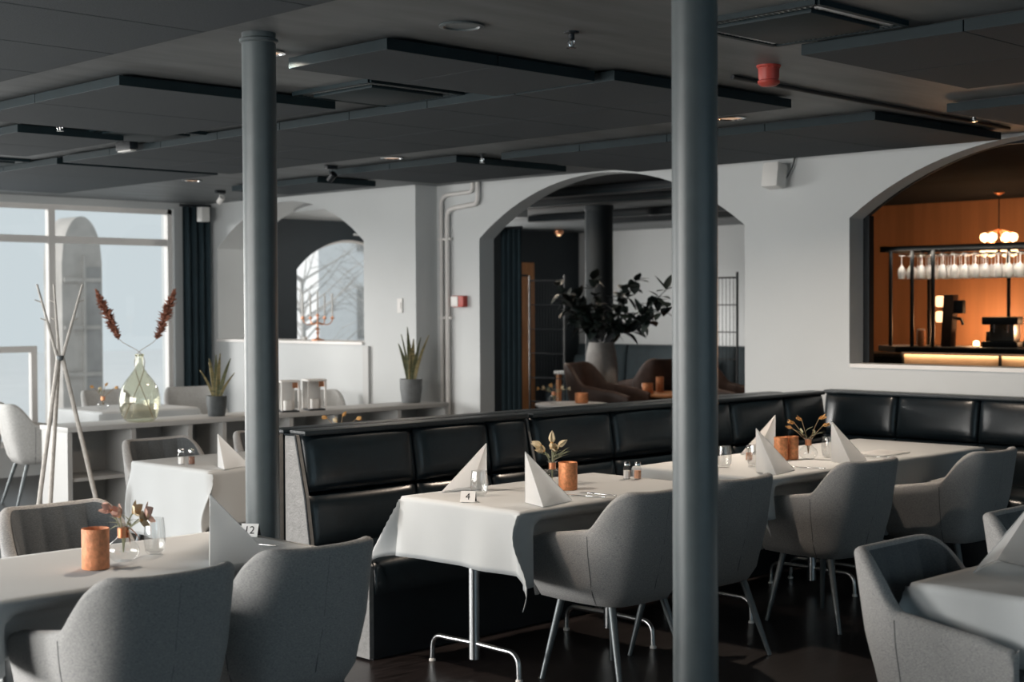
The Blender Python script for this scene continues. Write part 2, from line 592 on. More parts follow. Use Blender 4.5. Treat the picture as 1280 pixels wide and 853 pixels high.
def acoustic_panel(x0, x1, y0, y1, label, nx=1, step=.64, z0=2.622):
    t = thing('acoustic_panel', 'dark acoustic ' + label.replace('largest panel', 'panel, the largest one,').replace('short panel', 'panel, a short one').replace('longest panel', 'panel, the longest one,').replace('small panel', 'panel, a small one'), 'ceiling panel', ((x0 + x1) / 2, (y0 + y1) / 2, z0), 0,
              'dark acoustic panels under the ceiling')
    cx, cy = (x0 + x1) / 2, (y0 + y1) / 2
    n = max(1, round((y1 - y0) / step))
    for i in range(nx):
        for j in range(n):
            a, b = x0 + (x1 - x0) * i / nx, x0 + (x1 - x0) * (i + 1) / nx
            c, d = y0 + (y1 - y0) * j / n, y0 + (y1 - y0) * (j + 1) / n
            g = .002
            o = MB().box(a - cx + g, b - cx - g, c - cy + g, d - cy - g, 0, .046, .003).build('board', PANEL, t, smooth=False)
            o.data.materials.append(PANEL_EDGE)
            for p in o.data.polygons:
                if abs(p.normal.z) < .5:
                    p.material_index = 1
    fr = MB().box(x0 - cx + .05, x1 - cx - .05, y0 - cy + .05, y1 - cy - .05, .046, ZC - z0)
    fr.build('batten', BLACK, t, smooth=False)
    return t


acoustic_panel(.6, 3.07, 2.1, 8.0, 'largest panel overhead in the top left corner', 2)
acoustic_panel(3.5, 4.75, 6.1, 7.74, 'panel behind the left pillar head, left of the slotted vent', 1, .95)
acoustic_panel(3.79, 5.02, 4.54, 5.2, 'short panel right of the left pillar head', 2, .7)
acoustic_panel(5.06, 6.45, 4.46, 9.6, 'longest panel crossing behind both pillars', 2, .64)
acoustic_panel(4.0, 4.69, 8.12, 9.4, 'small panel at the left edge above the tall windows', 1, .64)
acoustic_panel(5.08, 6.42, 9.72, 12.2, 'panel nearest the street windows', 1, .82)
acoustic_panel(7.1, 8.24, 7.75, 9.22, 'panel above the wall pipes by the wide arch', 2, .7)
acoustic_panel(7.4, 8.02, 9.76, 11.0, 'small panel in front of the left white arch', 1, .62)
acoustic_panel(7.2, 8.66, 4.43, 7.4, 'panel against the white wall right of the wide arch', 2, .74)
acoustic_panel(5.12, 6.5, .6, 3.5, 'panel right of the red alarm sounder', 2, .72)
acoustic_panel(7.2, 8.6, 1.6, 4.0, 'panel above the bar opening at the right edge', 1, .8)


def vent(x0, y0, label, w=.6):
    t = thing('ceiling_vent', label, 'ceiling vent', (x0 + w / 2, y0 + w / 2, ZC), 0, 'square ceiling vents')
    h = w / 2
    MB().box(-h + .07, h - .07, -h + .07, h - .07, -.028, -.012, .004).build('face_plate', PANEL_EDGE, t)
    fr = MB()
    for s in (-1, 1):
        fr.box(-h, h, s * h - .012, s * h + .012, -.02, 0)
        fr.box(s * h - .012, s * h + .012, -h, h, -.02, 0)
    fr.build('frame', PANEL_EDGE, t, smooth=False)
    for s in (-1, 1):
        for ax in (0, 1):
            g = MB()
            for k in range(22):
                a = -h + .05 + (w - .1) * k / 21
                q = sorted((s * (h - .055), s * (h - .015)))
                if ax:
                    g.box(a - .006, a + .006, q[0], q[1], -.016, -.004)
                else:
                    g.box(q[0], q[1], a - .006, a + .006, -.016, -.004)
            g.build('slot_grille', STEEL, t, smooth=False)
    return t


vent(4.46, 5.47, 'square vent between the two pillars, in front of the longest panel')
vent(4.47, 7.8, 'square vent above the dark dining area left of the left pillar')
vent(4.46, 2.98, 'square vent at the top edge right of the right pillar')
vent(4.46, 10.1, 'square vent at the left edge above the street windows')


def downlight(x, y, label, on=True, power=9):
    t = thing('downlight', label, 'downlight', (x, y, ZC), 0, 'round recessed downlights')
    MB().lathe([(.085, -.001), (.088, -.008), (.072, -.010), (.068, -.002)], 28).build('ring', CHROME if on else PILLAR, t)
    MB().lathe([(.066, -.004), (.05, -.0035), (.0, -.003)], 24).build('reflector', LAMPC if on else PILLAR, t)
    if on and power:
        o = area_light('downlight_beam', (x, y, ZC - .012), (0.001, 0, -1), .12, .12, power, (1, .82, .66), 150)
        o.data.shape = 'DISK'


downlight(6.92, 8.24, 'downlight in front of the wall pipes')
downlight(3.67, 5.2, 'downlight peeking out behind the left pillar head', power=33)
downlight(6.9, 5.19, 'downlight just right of the right pillar', power=40)
downlight(3.87, 4.19, 'unlit downlight near the top edge between the pillars', False)
downlight(6.88, 10.81, 'downlight near the dark corner curtain')


def sprinkler(x, y, label, z=ZC):
    t = thing('sprinkler', label, 'sprinkler', (x, y, z), 0, 'ceiling sprinklers')
    MB().lathe([(.03, 0), (.03, -.006), (.012, -.01), (.012, -.03)], 14).build('escutcheon', BLACK, t)
    f = MB()
    for s in (-1, 1):
        f.tube([(s * .010, 0, -.028), (s * .018, 0, -.045), (s * .008, 0, -.062)], .004, 6)
    f.lathe([(.012, -.03), (.014, -.034), (.006, -.036), (.004, -.06)], 10)
    f.build('frame', CHROME, t)
    MB().lathe([(.02, -.062), (.021, -.064), (.0, -.066)], 14).build('deflector', CHROME, t)


sprinkler(4.284, 4.0, 'sprinkler head between the pillars near the top edge')
sprinkler(7.65, 4.08, 'sprinkler head above the bar opening')
sprinkler(7.23, 7.62, 'sprinkler head over the wide arch')
sprinkler(4.136, 7.87, 'sprinkler head left of the left pillar')

t = thing('alarm_sounder', 'round red alarm sounder under the dark ceiling', 'alarm', (5.53, 3.95, ZC))
MB().lathe([(.055, 0), (.055, -.008), (.048, -.012), (.047, -.055), (.042, -.07)], 24).build('body', RED, t)
MB().lathe([(.043, -.066), (.05, -.07), (.05, -.08), (.036, -.092), (0, -.095)], 24).build('lens', RED, t)
mb = MB()
for k in range(12):
    a = 2 * PI * k / 12
    mb.box(.046 * math.cos(a) - .004, .046 * math.cos(a) + .004, .046 * math.sin(a) - .004, .046 * math.sin(a) + .004, -.014, -.004)
mb.build('rim_teeth', RED, t, smooth=False)
tag(MB().tube([(5.62, 4.22, ZC - .012), (8.5, 4.3, ZC - .012)], .011, 8).build('ceiling_conduit', BLACK),
    'thin black conduit running across the ceiling behind the red sounder', 'conduit')  # slim dark tube drawn for the thin dark line across the ceiling


def spot(x, y, label, white=True):
    t = thing('ceiling_spot', label, 'spotlight', (x, y, ZC), 0, 'small ceiling spots')
    MB().box(-.05, .05, -.02, .02, -.03, 0, .005).build('base', BLACK, t)
    MB().tube([(0, 0, -.03), (0, 0, -.06)], .008, 8).build('stem', CHROME, t)
    o = MB().lathe([(.0, -.045), (.026, -.04), (.03, .03), (.024, .035), (0, .02)], 14)
    o.xf(Matrix.Translation((.0, -.01, -.085)) @ Matrix.Rotation(.9, 4, 'X')).build('head', WHITE_P if white else BLACK, t)


spot(7.68, 11.6, 'white ceiling spot right of the corner curtain')
spot(6.97, 9.02, 'black ceiling spot above the left white arch', False)
t = thing('emergency_light', 'small black box light on the ceiling left of the left pillar', 'emergency light', (4.985, 8.6, ZC - .001))
MB().box(-.03, .03, -.09, .09, -.055, 0, .006).build('body', BLACK, t)
MB().box(-.022, .022, -.08, .08, -.066, -.056, .003).build('diffuser', WHITE_P, t)
t = thing('ceiling_detector', 'white round detector half hidden by the right pillar', 'detector', (4.93, 3.93, ZC - .001))
MB().lathe([(.05, 0), (.05, -.015), (.035, -.04), (0, -.045)], 20).build('body', WHITE_P, t)
MB().lathe([(.012, -.044), (.01, -.052), (0, -.053)], 12).build('sensor', BLACK, t)

# ------------------------------------------------------------------ pillars
for (x, y), lab in (((3.41, 4.87), 'slim dark steel pillar left of the leather banquette'),
                    ((3.44, 2.72), 'slim dark steel pillar in the right foreground')):
    t = thing('pillar', lab, 'pillar', (x, y, 0), 0)
    MB().lathe([(.067, .0), (.067, 2.655)], 40).build('shaft', PILLAR, t)
    MB().lathe([(.067, 2.640), (.076, 2.645), (.076, 2.655), (.067, 2.66), (.067, ZC)], 40).build('collar', PILLAR, t)
    MB().lathe([(.085, 0), (.085, .012), (.068, .02)], 40).build('base_ring', PILLAR, t)

# ------------------------------------------------------------------ chairs
SEAT_Z = .455


def chair_path(n=81):
    c = [(-.243, .255), (-.258, .14), (-.264, .04), (-.262, -.05), (-.250, -.125), (-.222, -.19), (-.175, -.232), (-.09, -.249), (0, -.252)]
    c = c + [(-x, y) for x, y in c[-2::-1]]
    return catmull([(x, y, 0) for x, y in c], n)


def make_chair(fab, fin, legm, simple=False):
    root = bpy.data.objects.new('tub_chair', None)
    root.empty_display_size = .1
    COL.objects.link(root)
    n = 41 if simple else 161
    P = chair_path(n)
    N = []
    for i in range(n):
        d = (P[min(i + 1, n - 1)] - P[max(i - 1, 0)]).normalized()
        N.append(Vector((d.y, -d.x, 0)) * -1)
    for i in range(n):   # outward
        if N[i].dot(P[i] - Vector((0, .02, 0))) < 0:
            N[i] = -N[i]
    back = [1 - sstep(-.236, -.085, p.y) for p in P]
    bk = [1 - sstep(-.25, .0, p.y) for p in P]
    top = []
    for p, b in zip(P, back):
        h = (.632 + .05 * max(0, (.2 - p.y)) / .33) * (1 - b) + .842 * b
        h += (-.006 + .008 * min(1, abs(p.x) / .2) ** 3) * b          # back dips a little in the middle
        h += -.02 * sstep(.17, .26, p.y)                            # arm rounds off to the front
        top.append(h)
    th = .046

    def outer(i, z):
        k = (z - .40)
        lean = (.07 * bk[i] + .018 * (1 - bk[i])) * max(0, k) / .43
        inset = -.04 * sstep(.42, .345, z) - .018 * sstep(.60, .42, z)
        return P[i] + N[i] * inset + Vector((N[i].x * (1 - .6 * bk[i]), N[i].y, 0)) * lean + Vector((0, 0, z))

    def inner(i, z, groove=0):
        t = th + .014 * bk[i] * sstep(.80, .55, z)
        return outer(i, z) - N[i] * (t + groove)
    NZ = 9
    shell = MB()

    def prof(i, full=True):
        h = top[i]
        L = [outer(i, .35) - N[i] * .05]
        for k in range(NZ):
            L.append(outer(i, .35 + (h - .02 - .35) * k / (NZ - 1)))
        o, q = outer(i, h - .02), inner(i, h - .02)
        for a in (30, 60, 90, 120, 150):
            w = (1 - math.cos(math.radians(a))) / 2
            L.append(o.lerp(q, w) + Vector((0, 0, .02 * math.sin(math.radians(a)))))
        for k in range(4):
            L.append(inner(i, h - .02 - (h - .02 - .40) * k / 3))
        return L
    rows = [prof(i) for i in range(n)]
    # rounded arm fronts
    def frontcap(L, d):
        c = sum(L, Vector()) / len(L)
        out = []
        for s, f in ((.55, 1.0), (.85, .72)):
            pass
        a = [p.lerp(c, .10) + Vector((0, .012, 0)) for p in L]
        b = [p.lerp(Vector((c.x, p.y, p.z)), .75) + Vector((0, .018, 0)) for p in L]
        return a, b
    a0, b0 = frontcap(rows[0], 1)
    a1, b1 = frontcap(rows[-1], 1)
    allr = [b0, a0] + rows + [a1, b1]
    m = len(allr[0])
    v = [p for r in allr for p in r]
    f = []
    for i in range(len(allr) - 1):
        for j in range(m - 1):
            f.append((i * m + j, (i + 1) * m + j, (i + 1) * m + j + 1, i * m + j + 1))
    shell.add(v, f)
    so = shell.build('shell', fab, root, angle=60)
    # channelled inner back pad
    pad = MB()
    ii = [i for i in range(n) if P[i].y < .0]
    acc, s = 0, {}
    for q, i in enumerate(ii):
        if q:
            acc += (P[i] - P[ii[q - 1]]).length
        s[i] = acc
    tot = acc
    rows = []
    for i in ii:
        u = s[i] / tot * 9
        g = abs(math.sin(PI * u)) ** .55
        e = min(1, min(s[i], tot - s[i]) / .04)
        row = []
        for k in range(7):
            z = .44 + (top[i] - .012 - .44) * k / 6
            ez = 1 if k < 6 else .1
            row.append(inner(i, z, (.003 + .013 * g * e) * ez))
        rows.append(row)
    m = 7
    pad.add([p for r in rows for p in r],
            [(i * m + j, (i + 1) * m + j, (i + 1) * m + j + 1, i * m + j + 1) for i in range(len(rows) - 1) for j in range(m - 1)])
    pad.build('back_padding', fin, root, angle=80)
    # seat
    seat = MB()
    def seat_f(u, w):
        a = 2 * PI * u
        ca, sa = math.cos(a), math.sin(a)
        r = (abs(ca) ** 5 + abs(sa) ** 5) ** (-1 / 5)
        k = math.sin(w * PI / 2) if w < 1 else 1
        zz = [(.0, .478), (.6, .478), (.85, .474), (.97, .462), (1.0, .445), (.97, .41), (.9, .395), (0, .395)]
        q = zz[min(7, int(round(w * 7)))]
        return (ca * r * .218 * q[0], .012 + sa * r * .215 * q[0], q[1])
    seat.grid(seat_f, 36, 8, True)
    seat.build('seat', fab, root, angle=60)
    MB().box(-.17, .17, -.15, .16, .352, .397, .015).build('seat_base', BLACK, root)
    # seams on the outside where arm meets back
    for sgn in (-1, 1):
        i = min(range(n), key=lambda k: abs(P[k].y + .10) + (10 if P[k].x * sgn < 0 else 0))
        MB().tube([outer(i, .352 + (top[i] - .03 - .352) * k / 7) + N[i] * -.0005 for k in range(8)], .0022, 5).build('seam', SEAM, root)
    MB().tube([outer(n // 2, .352 + (top[n // 2] - .03 - .352) * k / 7) + N[n // 2] * -.0012 for k in range(8)], .0016, 5).build('seam', SEAM, root)
    for sx in (-1, 1):
        for sy in (-1, 1):
            a = Vector((sx * .160, sy * .14 + .005, .365))
            b = Vector((sx * .228, sy * .225 - .02, 0))
            MB().tube([a, a.lerp(b, .5), b], [.017, .0145, .0105], 10).build('leg', legm, root)
    return root


CH = make_chair(FABRIC, FABRIC_SHADED, LEG)
CHW = make_chair(FABRIC_W, FABRIC_W, LEG, True)
USED = {}


def chair(proto, x, y, rz, label, group):
    if id(proto) not in USED:
        USED[id(proto)] = 1
        o = proto
    else:
        o = copy_tree(proto)
    o.name = 'tub_chair'
    o.location = (x, y, 0)
    o.rotation_euler = (0, 0, rz)
    return tag(o, label, 'chair', group)


G1 = 'grey tub chairs at the set tables'
chair(CH, 2.30, 4.01, 0.0, 'grey tub chair at the bottom left corner, back to camera', G1)
chair(CH, 2.905, 4.09, -.02, 'grey tub chair left of the table stand, second at the front left table', G1)
chair(CH, 2.77, 5.10, PI, 'grey tub chair facing the camera across the front left table', G1)
chair(CH, 4.755, 4.21, 0.0, 'grey tub chair with bright left side beside the right pillar', G1)
chair(CH, 5.335, 4.215, 0, 'grey tub chair partly hidden by the right pillar, back to camera', G1)
chair(CH, 6.38, 4.20, -.06, 'shaded grey tub chair at the middle of the banquette tables', G1)
chair(CH, 7.24, 4.0, -.02, 'shaded grey tub chair farthest right at the banquette tables', G1)
chair(CH, 4.20, 2.25, PI, 'grey tub chair in the bottom right corner, seen from its side', G1)
chair(CH, 5.18, 2.33, PI, 'grey tub chair at the right edge behind the folded napkin', G1)
chair(CH, 4.60, 7.38, PI, 'grey tub chair behind the white table left of the left pillar', G1)
chair(CH, 5.37, 7.40, PI, 'grey tub chair peeking out left of the left pillar behind the white table', G1)

# ------------------------------------------------------------------ tables and cloths


def make_table(x0, x1, y0, y1, label, feet=(True, True), zt=.742, inset=(.085, .085)):
    cx, cy = (x0 + x1) / 2, (y0 + y1) / 2
    t = thing('dining_table', label, 'table', (cx, cy, 0), 0, 'tables under white cloths')
    hx, hy = (x1 - x0) / 2 - .006, (y1 - y0) / 2 - .006
    MB().box(-hx, hx, -hy, hy, zt - .028, zt, .004).build('tabletop', WHITE_WOOD, t)
    for s, on, ins in zip((-1, 1), feet, inset):
        if not on:
            continue
        x = s * (hx - ins)
        MB().lathe([(.024, .055), (.024, zt - .03)], 20, (x, 0, 0)).build('column', STEEL, t)
        for q in (-1, 1):
            pts = [(x, q * .02, .125), (x, q * .16, .122)]
            for a in range(0, 91, 15):
                r = math.radians(a)
                pts.append((x, q * (.22 + .055 * math.sin(r)), .122 - .055 * (1 - math.cos(r))))
            pts.append((x, q * .278, .012))
            MB().tube(pts, .0115, 10).build('foot', STEEL, t)
            MB().lathe([(.016, 0), (.016, .008), (.011, .014)], 12, (x, q * .278, 0)).build('foot_pad', WHITE_P, t)
        MB().box(x - .04, x + .04, -.12, .12, zt - .05, zt - .03).build('top_bracket', STEEL, t, smooth=False)
    return t


def cloth(x0, x1, y0, y1, label, a=.25, over=None, z=.745, push=(), seed=0, flap=.36, creases=()):
    """white cloth draped over a table: top, hanging sides and corner flaps. over=(x-,x+,y-,y+) overhangs"""
    ov = over or (a, a, a, a)
    rnd = random.Random(seed)
    ph = [rnd.uniform(0, 6.28) for _ in range(8)]
    cx, cy = (x0 + x1) / 2, (y0 + y1) / 2

    def samples(lo, hi, o0, o1):
        L = []
        k0, k1 = max(2, int(o0 / .022)), max(2, int(o1 / .022))
        L += [lo - o0 + o0 * i / k0 for i in range(k0)]
        L += [lo - .012, lo]
        n = int((hi - lo) / .035)
        L += [lo + (hi - lo) * i / n for i in range(1, n)]
        L += [hi, hi + .012]
        L += [hi + o1 * i / k1 for i in range(1, k1 + 1)]
        return sorted(set(round(v, 5) for v in L))
    S, T = samples(x0, x1, ov[0], ov[1]), samples(y0, y1, ov[2], ov[3])

    def pos(s, t):
        u, su, au = (x0 - s, -1, ov[0]) if s < x0 else ((s - x1, 1, ov[1]) if s > x1 else (0, 0, 1))
        v, sv, av = (y0 - t, -1, ov[2]) if t < y0 else ((t - y1, 1, ov[3]) if t > y1 else (0, 0, 1))
        bx, by = min(max(s, x0), x1), min(max(t, y0), y1)
        if u == 0 and v == 0:
            zz = z + .0012 * math.sin(7 * s + ph[0]) * math.sin(6 * t + ph[1])
            return [bx, by, zz]
        if u and not v:
            k = u / au
            r = .006 + .014 * k + .012 * k * math.sin(11 * t + ph[2]) + .006 * k * math.sin(23 * t + ph[3])
            for cc in creases:
                r += .006 * math.exp(-((t - cc) / .012) ** 2) * min(1, k * 3)
            return [bx + su * max(.004, r), by, z - u]
        if v and not u:
            k = v / av
            r = .006 + .014 * k + .013 * k * math.sin(10 * s + ph[4]) + .006 * k * math.sin(25 * s + ph[5])
            return [bx, by + sv * max(.004, r), z - v]
        rho, phi = math.hypot(u, v), math.atan2(v, u)
        k = math.sin(2 * phi)
        fl = flap * k ** 1.2
        r = .006 + .014 * min(1, rho / max(au, av))
        dz = rho * math.sqrt(max(.05, 1 - fl * fl))
        d = rho * fl / math.sqrt(2)
        sw = .02 * k * math.sin(14 * rho + ph[6])
        return [bx + su * (r * math.cos(phi) + d + sw), by + sv * (r * math.sin(phi) + d - sw), z - dz]
    mb = MB()
    V = []
    for s in S:
        for t in T:
            p = pos(s, t)
            for (pc, hw, yf) in push:
                if p[2] < z - .03 and x0 - .001 <= s <= x1 + .001:
                    w = 1 - sstep(hw, hw + .07, abs(p[0] - pc))
                    w *= sstep(.715, .655, p[2])
                    if t < y0 and p[1] < yf:
                        p[1] += w * (yf - p[1])
                    if t > y1 and yf > 0 and False:
                        pass
            V.append((p[0] - cx, p[1] - cy, p[2]))
    nt = len(T)
    F = [(i * nt + j, (i + 1) * nt + j, (i + 1) * nt + j + 1, i * nt + j + 1) for i in range(len(S) - 1) for j in range(nt - 1)]
    mb.add(V, F)
    o = mb.build('tablecloth', CLOTH, angle=75, solid=.003)
    o.location = (cx, cy, 0)
    return tag(o, label, 'tablecloth', 'white tablecloths')


make_table(4.32, 5.60, 4.34, 5.09, 'steel pedestal table carrying the number 4 card', inset=(.085, .30))
cloth(4.32, 5.60, 4.34, 5.09, 'white cloth hanging in a corner flap over the table numbered 4', .245,
      over=(.265, .2, .32, .2), push=[(4.755, .28, 4.49), (5.335, .28, 4.495)], seed=3, creases=(4.72,), flap=.42)
make_table(5.97, 7.10, 4.29, 5.14, 'table behind the right pillar, first of the joined pair')
cloth(5.97, 7.10, 4.29, 5.14, 'white cloth under the pair of copper cups right of the right pillar', .2,
      over=(.2, .012, .2, .2), push=[(6.38, .28, 4.485)], seed=5, flap=.12)
make_table(7.125, 8.19, 4.30, 5.15, 'table in the banquette corner, farthest of the joined pair')
cloth(7.125, 8.19, 4.30, 5.15, 'bare white cloth in the corner of the banquette', .2, over=(.012, .22, .22, .2),
      push=[(7.24, .28, 4.285)], seed=8, flap=.12)
make_table(1.93, 3.20, 4.10, 4.82, 'table in the left foreground', inset=(.2, .2))
cloth(1.93, 3.20, 4.10, 4.82, 'white cloth on the left foreground table with orange candle', .22,
      push=[(2.30, .28, 4.29), (2.905, .28, 4.37)], seed=11, over=(.03, .12, .22, .12), flap=.12)
make_table(4.28, 5.62, 6.60, 7.36, 'table between the left pillar and the white shelf', inset=(.30, .30))
cloth(4.28, 5.62, 6.60, 7.36, 'white cloth reaching low, left of the left pillar', .3, seed=17, over=(.40, .2, .30, .1), flap=.14)
make_table(4.045, 5.6, 1.0, 2.36, 'table at the right edge')
cloth(4.045, 5.6, 1.0, 2.36, 'white cloth with a rounded corner at the right edge', .2, over=(.2, .1, .1, .085), seed=21)
make_table(6.2, 7.5, 6.72, 7.4, 'table hidden behind the leather banquette')
cloth(6.2, 7.5, 6.72, 7.4, 'white cloth just behind the leather banquette', .2, seed=23, over=(.2, .2, .15, .1), flap=.12)

# ------------------------------------------------------------------ banquette


def cushion(w, h, d, puff, nu=14, nv=10, edge=.035):
    """upholstered pad: spans x -w/2..w/2, z 0..h, back at y=0, face puffs to y=-d (front is -y)"""
    mb = MB()

    def fr(u, v):
        x, z = (u - .5) * 2, (v - .5) * 2
        rx = 1 - max(0, (abs(x) * w / 2 - (w / 2 - edge)) / edge) ** 2
        rz = 1 - max(0, (abs(z) * h / 2 - (h / 2 - edge)) / edge) ** 2
        k = math.sqrt(max(0, rx)) * math.sqrt(max(0, rz))
        dome = (1 - abs(x) ** 3) * (1 - abs(z) ** 3)
        return (x * w / 2, -(d - edge) - edge * k - puff * dome, (v) * h)

    def uv(n):
        base = [i / (n - 1) for i in range(n)]
        return [.5 - .5 * math.cos(PI * b) * (.55 + .45 * abs(math.cos(PI * b))) for b in base]
    U, Vv = uv(nu), uv(nv)
    v = [fr(a, b) for a in U for b in Vv]
    f = [(i * nv + j, (i + 1) * nv + j, (i + 1) * nv + j + 1, i * nv + j + 1) for i in range(nu - 1) for j in range(nv - 1)]
    mb.add(v, f)
    # sides to the back plane
    ring = [(i, 0) for i in range(nu)] + [(nu - 1, j) for j in range(1, nv)] + [(i, nv - 1) for i in range(nu - 2, -1, -1)] + [(0, j) for j in range(nv - 2, 0, -1)]
    a = [v[i * nv + j] for i, j in ring]
    b = [(p[0], 0, p[2]) for p in a]
    n = len(a)
    mb.add(a + b, [(i, (i + 1) % n, n + (i + 1) % n, n + i) for i in range(n)])
    mb.add(b, [tuple(range(n))])
    return mb


def bench(name_label, seams, origin, rz, end_lo=False, end_hi=False, seat_to=None, seat_from=None):
    """banquette run: local x along the run, seat towards -y, back plane at y=0"""
    t = thing('banquette', name_label, 'banquette', (*origin, 0), rz, 'black leather banquettes')
    lo, hi = seams[0], seams[-1]
    MB().box(lo, hi, -.04, .0, .02, .985, .008).build('back_board', LEATHER, t)
    MB().box((seat_from or lo) + .012, (seat_to or hi) - .012, -.60, -.04, 0, .30).build('plinth', BLACK, t, smooth=False)
    for a, b in zip(seams, seams[1:]):
        w, cx = b - a - .004, (a + b) / 2
        up_ = cushion(w, .295, .105, .016)
        sh = Matrix.Translation((cx, -.04, .712)) @ Matrix(((1, 0, 0, 0), (0, 1, .16, 0), (0, 0, 1, 0), (0, 0, 0, 1)))
        up_.xf(sh).build('back_cushion', LEATHER, t, angle=70)
        lo_ = cushion(w, .27, .12, .012)
        sh = Matrix.Translation((cx, -.04, .44)) @ Matrix(((1, 0, 0, 0), (0, 1, .13, -.014), (0, 0, 1, 0), (0, 0, 0, 1)))
        lo_.xf(sh).build('lumbar_cushion', LEATHER, t, angle=70)
        if seat_to:
            if a >= seat_to - .05:
                continue
            w, cx = min(b, seat_to) - a - .004, (a + min(b, seat_to)) / 2
        if seat_from and a < seat_from:
            w, cx = b - seat_from - .004, (b + seat_from) / 2
        s = cushion(w, .60, .15, .02)
        s.xf(Matrix.Translation((cx, -.63, .30)) @ Matrix.Rotation(-PI / 2, 4, 'X') @ Matrix.Identity(4)).build('seat_cushion', LEATHER, t, angle=70)
    MB().box(lo, hi, -.115, .012, .985, 1.012, .012).build('top_rail', LEATHER_PIPE, t)
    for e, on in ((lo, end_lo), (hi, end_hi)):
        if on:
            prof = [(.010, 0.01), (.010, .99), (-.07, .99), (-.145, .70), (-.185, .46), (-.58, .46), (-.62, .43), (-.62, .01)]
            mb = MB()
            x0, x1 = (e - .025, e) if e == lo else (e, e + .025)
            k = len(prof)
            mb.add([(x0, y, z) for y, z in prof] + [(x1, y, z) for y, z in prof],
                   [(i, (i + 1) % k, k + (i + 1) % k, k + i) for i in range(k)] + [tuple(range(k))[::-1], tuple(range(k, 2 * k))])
            mb.build('end_panel', mat('pale_grey_vinyl', (.19, .19, .187), .45, var=.12, vscale=30, bump=.2, bscale=90), t, smooth=False)  # end panels are paler than the black leather
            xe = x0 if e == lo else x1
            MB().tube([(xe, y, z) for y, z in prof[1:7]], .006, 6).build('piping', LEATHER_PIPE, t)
    return t


def arange(a, b, n):
    return [a + (b - a) * i / n for i in range(n + 1)]


YB = 5.80
# long banquette facing the near tables: two runs, then the return along the white wall, and one back to back behind
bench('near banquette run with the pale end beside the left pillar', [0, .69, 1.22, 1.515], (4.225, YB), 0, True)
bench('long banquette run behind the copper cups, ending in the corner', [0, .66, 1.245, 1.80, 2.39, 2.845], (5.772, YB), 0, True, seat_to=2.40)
bench('banquette against the white wall under the bar opening', [0, .57, 1.16, 1.75, 2.34, 2.93, 3.52, 4.11], (8.855, 5.79), -PI / 2, seat_from=.2)
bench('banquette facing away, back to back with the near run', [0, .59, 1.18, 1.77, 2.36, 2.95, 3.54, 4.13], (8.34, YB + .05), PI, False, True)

# ------------------------------------------------------------------ tableware
ZT = .7475


def solidify_tris(tris, th=.004):
    mb = MB()
    for a, b, c in tris:
        a, b, c = Vector(a), Vector(b), Vector(c)
        n = (b - a).cross(c - a).normalized() * th / 2
        mb.add([a + n, b + n, c + n, a - n, b - n, c - n],
               [(0, 1, 2), (5, 4, 3), (0, 3, 4, 1), (1, 4, 5, 2), (2, 5, 3, 0)])
    return mb


def napkin(x, y, rz, label, s=1.0, z=ZT):
    """tent folded napkin: apex above the corner L, front corner F, far corner R"""
    t = thing('folded_napkin', label, 'napkin', (x, y, z), rz, 'white napkins folded into standing tents')
    A, L, F, R = (0, 0, .222 * s), (0, 0, .003), (-.057 * s, -.163 * s, .003), (.178 * s, -.112 * s, .003)
    B = (.13 * s, .03 * s, .003)
    def sheet(nm, a, b, c):
        mb = MB()
        a, b, c = Vector(a), Vector(b), Vector(c)
        n = (b - a).cross(c - a).normalized()
        def fn(u, v):
            p = a.lerp(b.lerp(c, v), u)
            return tuple(p + n * .004 * math.sin(PI * v) * u)
        mb.grid(fn, 8, 6)
        mb.build(nm, NAPKIN, t, angle=50)
    sheet('narrow_fold', A, L, F)
    sheet('wide_fold', A, F, R)
    e = .006
    f = MB()
    for p, q in ((L, F), (F, R)):
        f.tube([p, q], .0022, 6)
    f.tube([A, L], .0018, 6)
    f.tube([A, R], .0018, 6)
    f.build('hem', NAPKIN, t)
    return t


def cup(x, y, label, m, name='copper_cup', r=.044, h=.128, z=ZT, group='orange copper cups and candles'):
    t = thing(name, label, 'candle holder', (x, y, z), 0, group)
    MB().lathe([(r * .96, 0), (r, .004), (r, h - .002), (r * .97, h), (r * .9, h - .004), (r * .88, h * .72), (0, h * .70)], 32).build('cup', m, t)
    MB().lathe([(r * .86, h * .70), (r * .86, h * .8), (.0, h * .79)], 24).build('wax', WAX, t)
    MB().tube([(0, 0, h * .79), (.001, 0, h * .88)], .0016, 6).build('wick', BLACK, t)
    return t


def petal(L, W, curve, m=None):
    mb = MB()
    n, k = 6, 4
    def fn(u, v):
        w = W * math.sin(PI * min(.999, max(.001, u ** .8))) ** .8
        x = (v - .5) * w
        return (x, L * u, curve * L * u * u + .25 * abs(x) )
    mb.grid(fn, n, k)
    return mb


def flower(parent, pos, direc, m, size=.03, n=5, cup_=.5, core=PETAL_Y):
    z = Vector(direc).normalized()
    q = z.to_track_quat('Z', 'Y').to_matrix().to_4x4()
    mb = MB()
    for k in range(n):
        p = petal(size, size * .75, cup_)
        p.xf(Matrix.Translation(pos) @ q @ Matrix.Rotation(2 * PI * k / n, 4, 'Z') @ Matrix.Rotation(cup_ * .9, 4, 'X'))
        mb.add(p.v, p.f)
    f = mb.build('blossom', m, parent, angle=80)
    c = MB().lathe([(0, -.002), (size * .16, .0), (size * .12, size * .25), (0, size * .3)], 8)
    c.xf(Matrix.Translation(pos) @ q).build('blossom_core', core, f)


def leaf(parent, pos, direc, m, L=.06, W=.02, curve=-.3, name='leaf'):
    y = Vector(direc).normalized()
    q = y.to_track_quat('Y', 'Z').to_matrix().to_4x4()
    p = petal(L, W, curve)
    p.xf(Matrix.Translation(pos) @ q)
    return p.build(name, m, parent, angle=80)


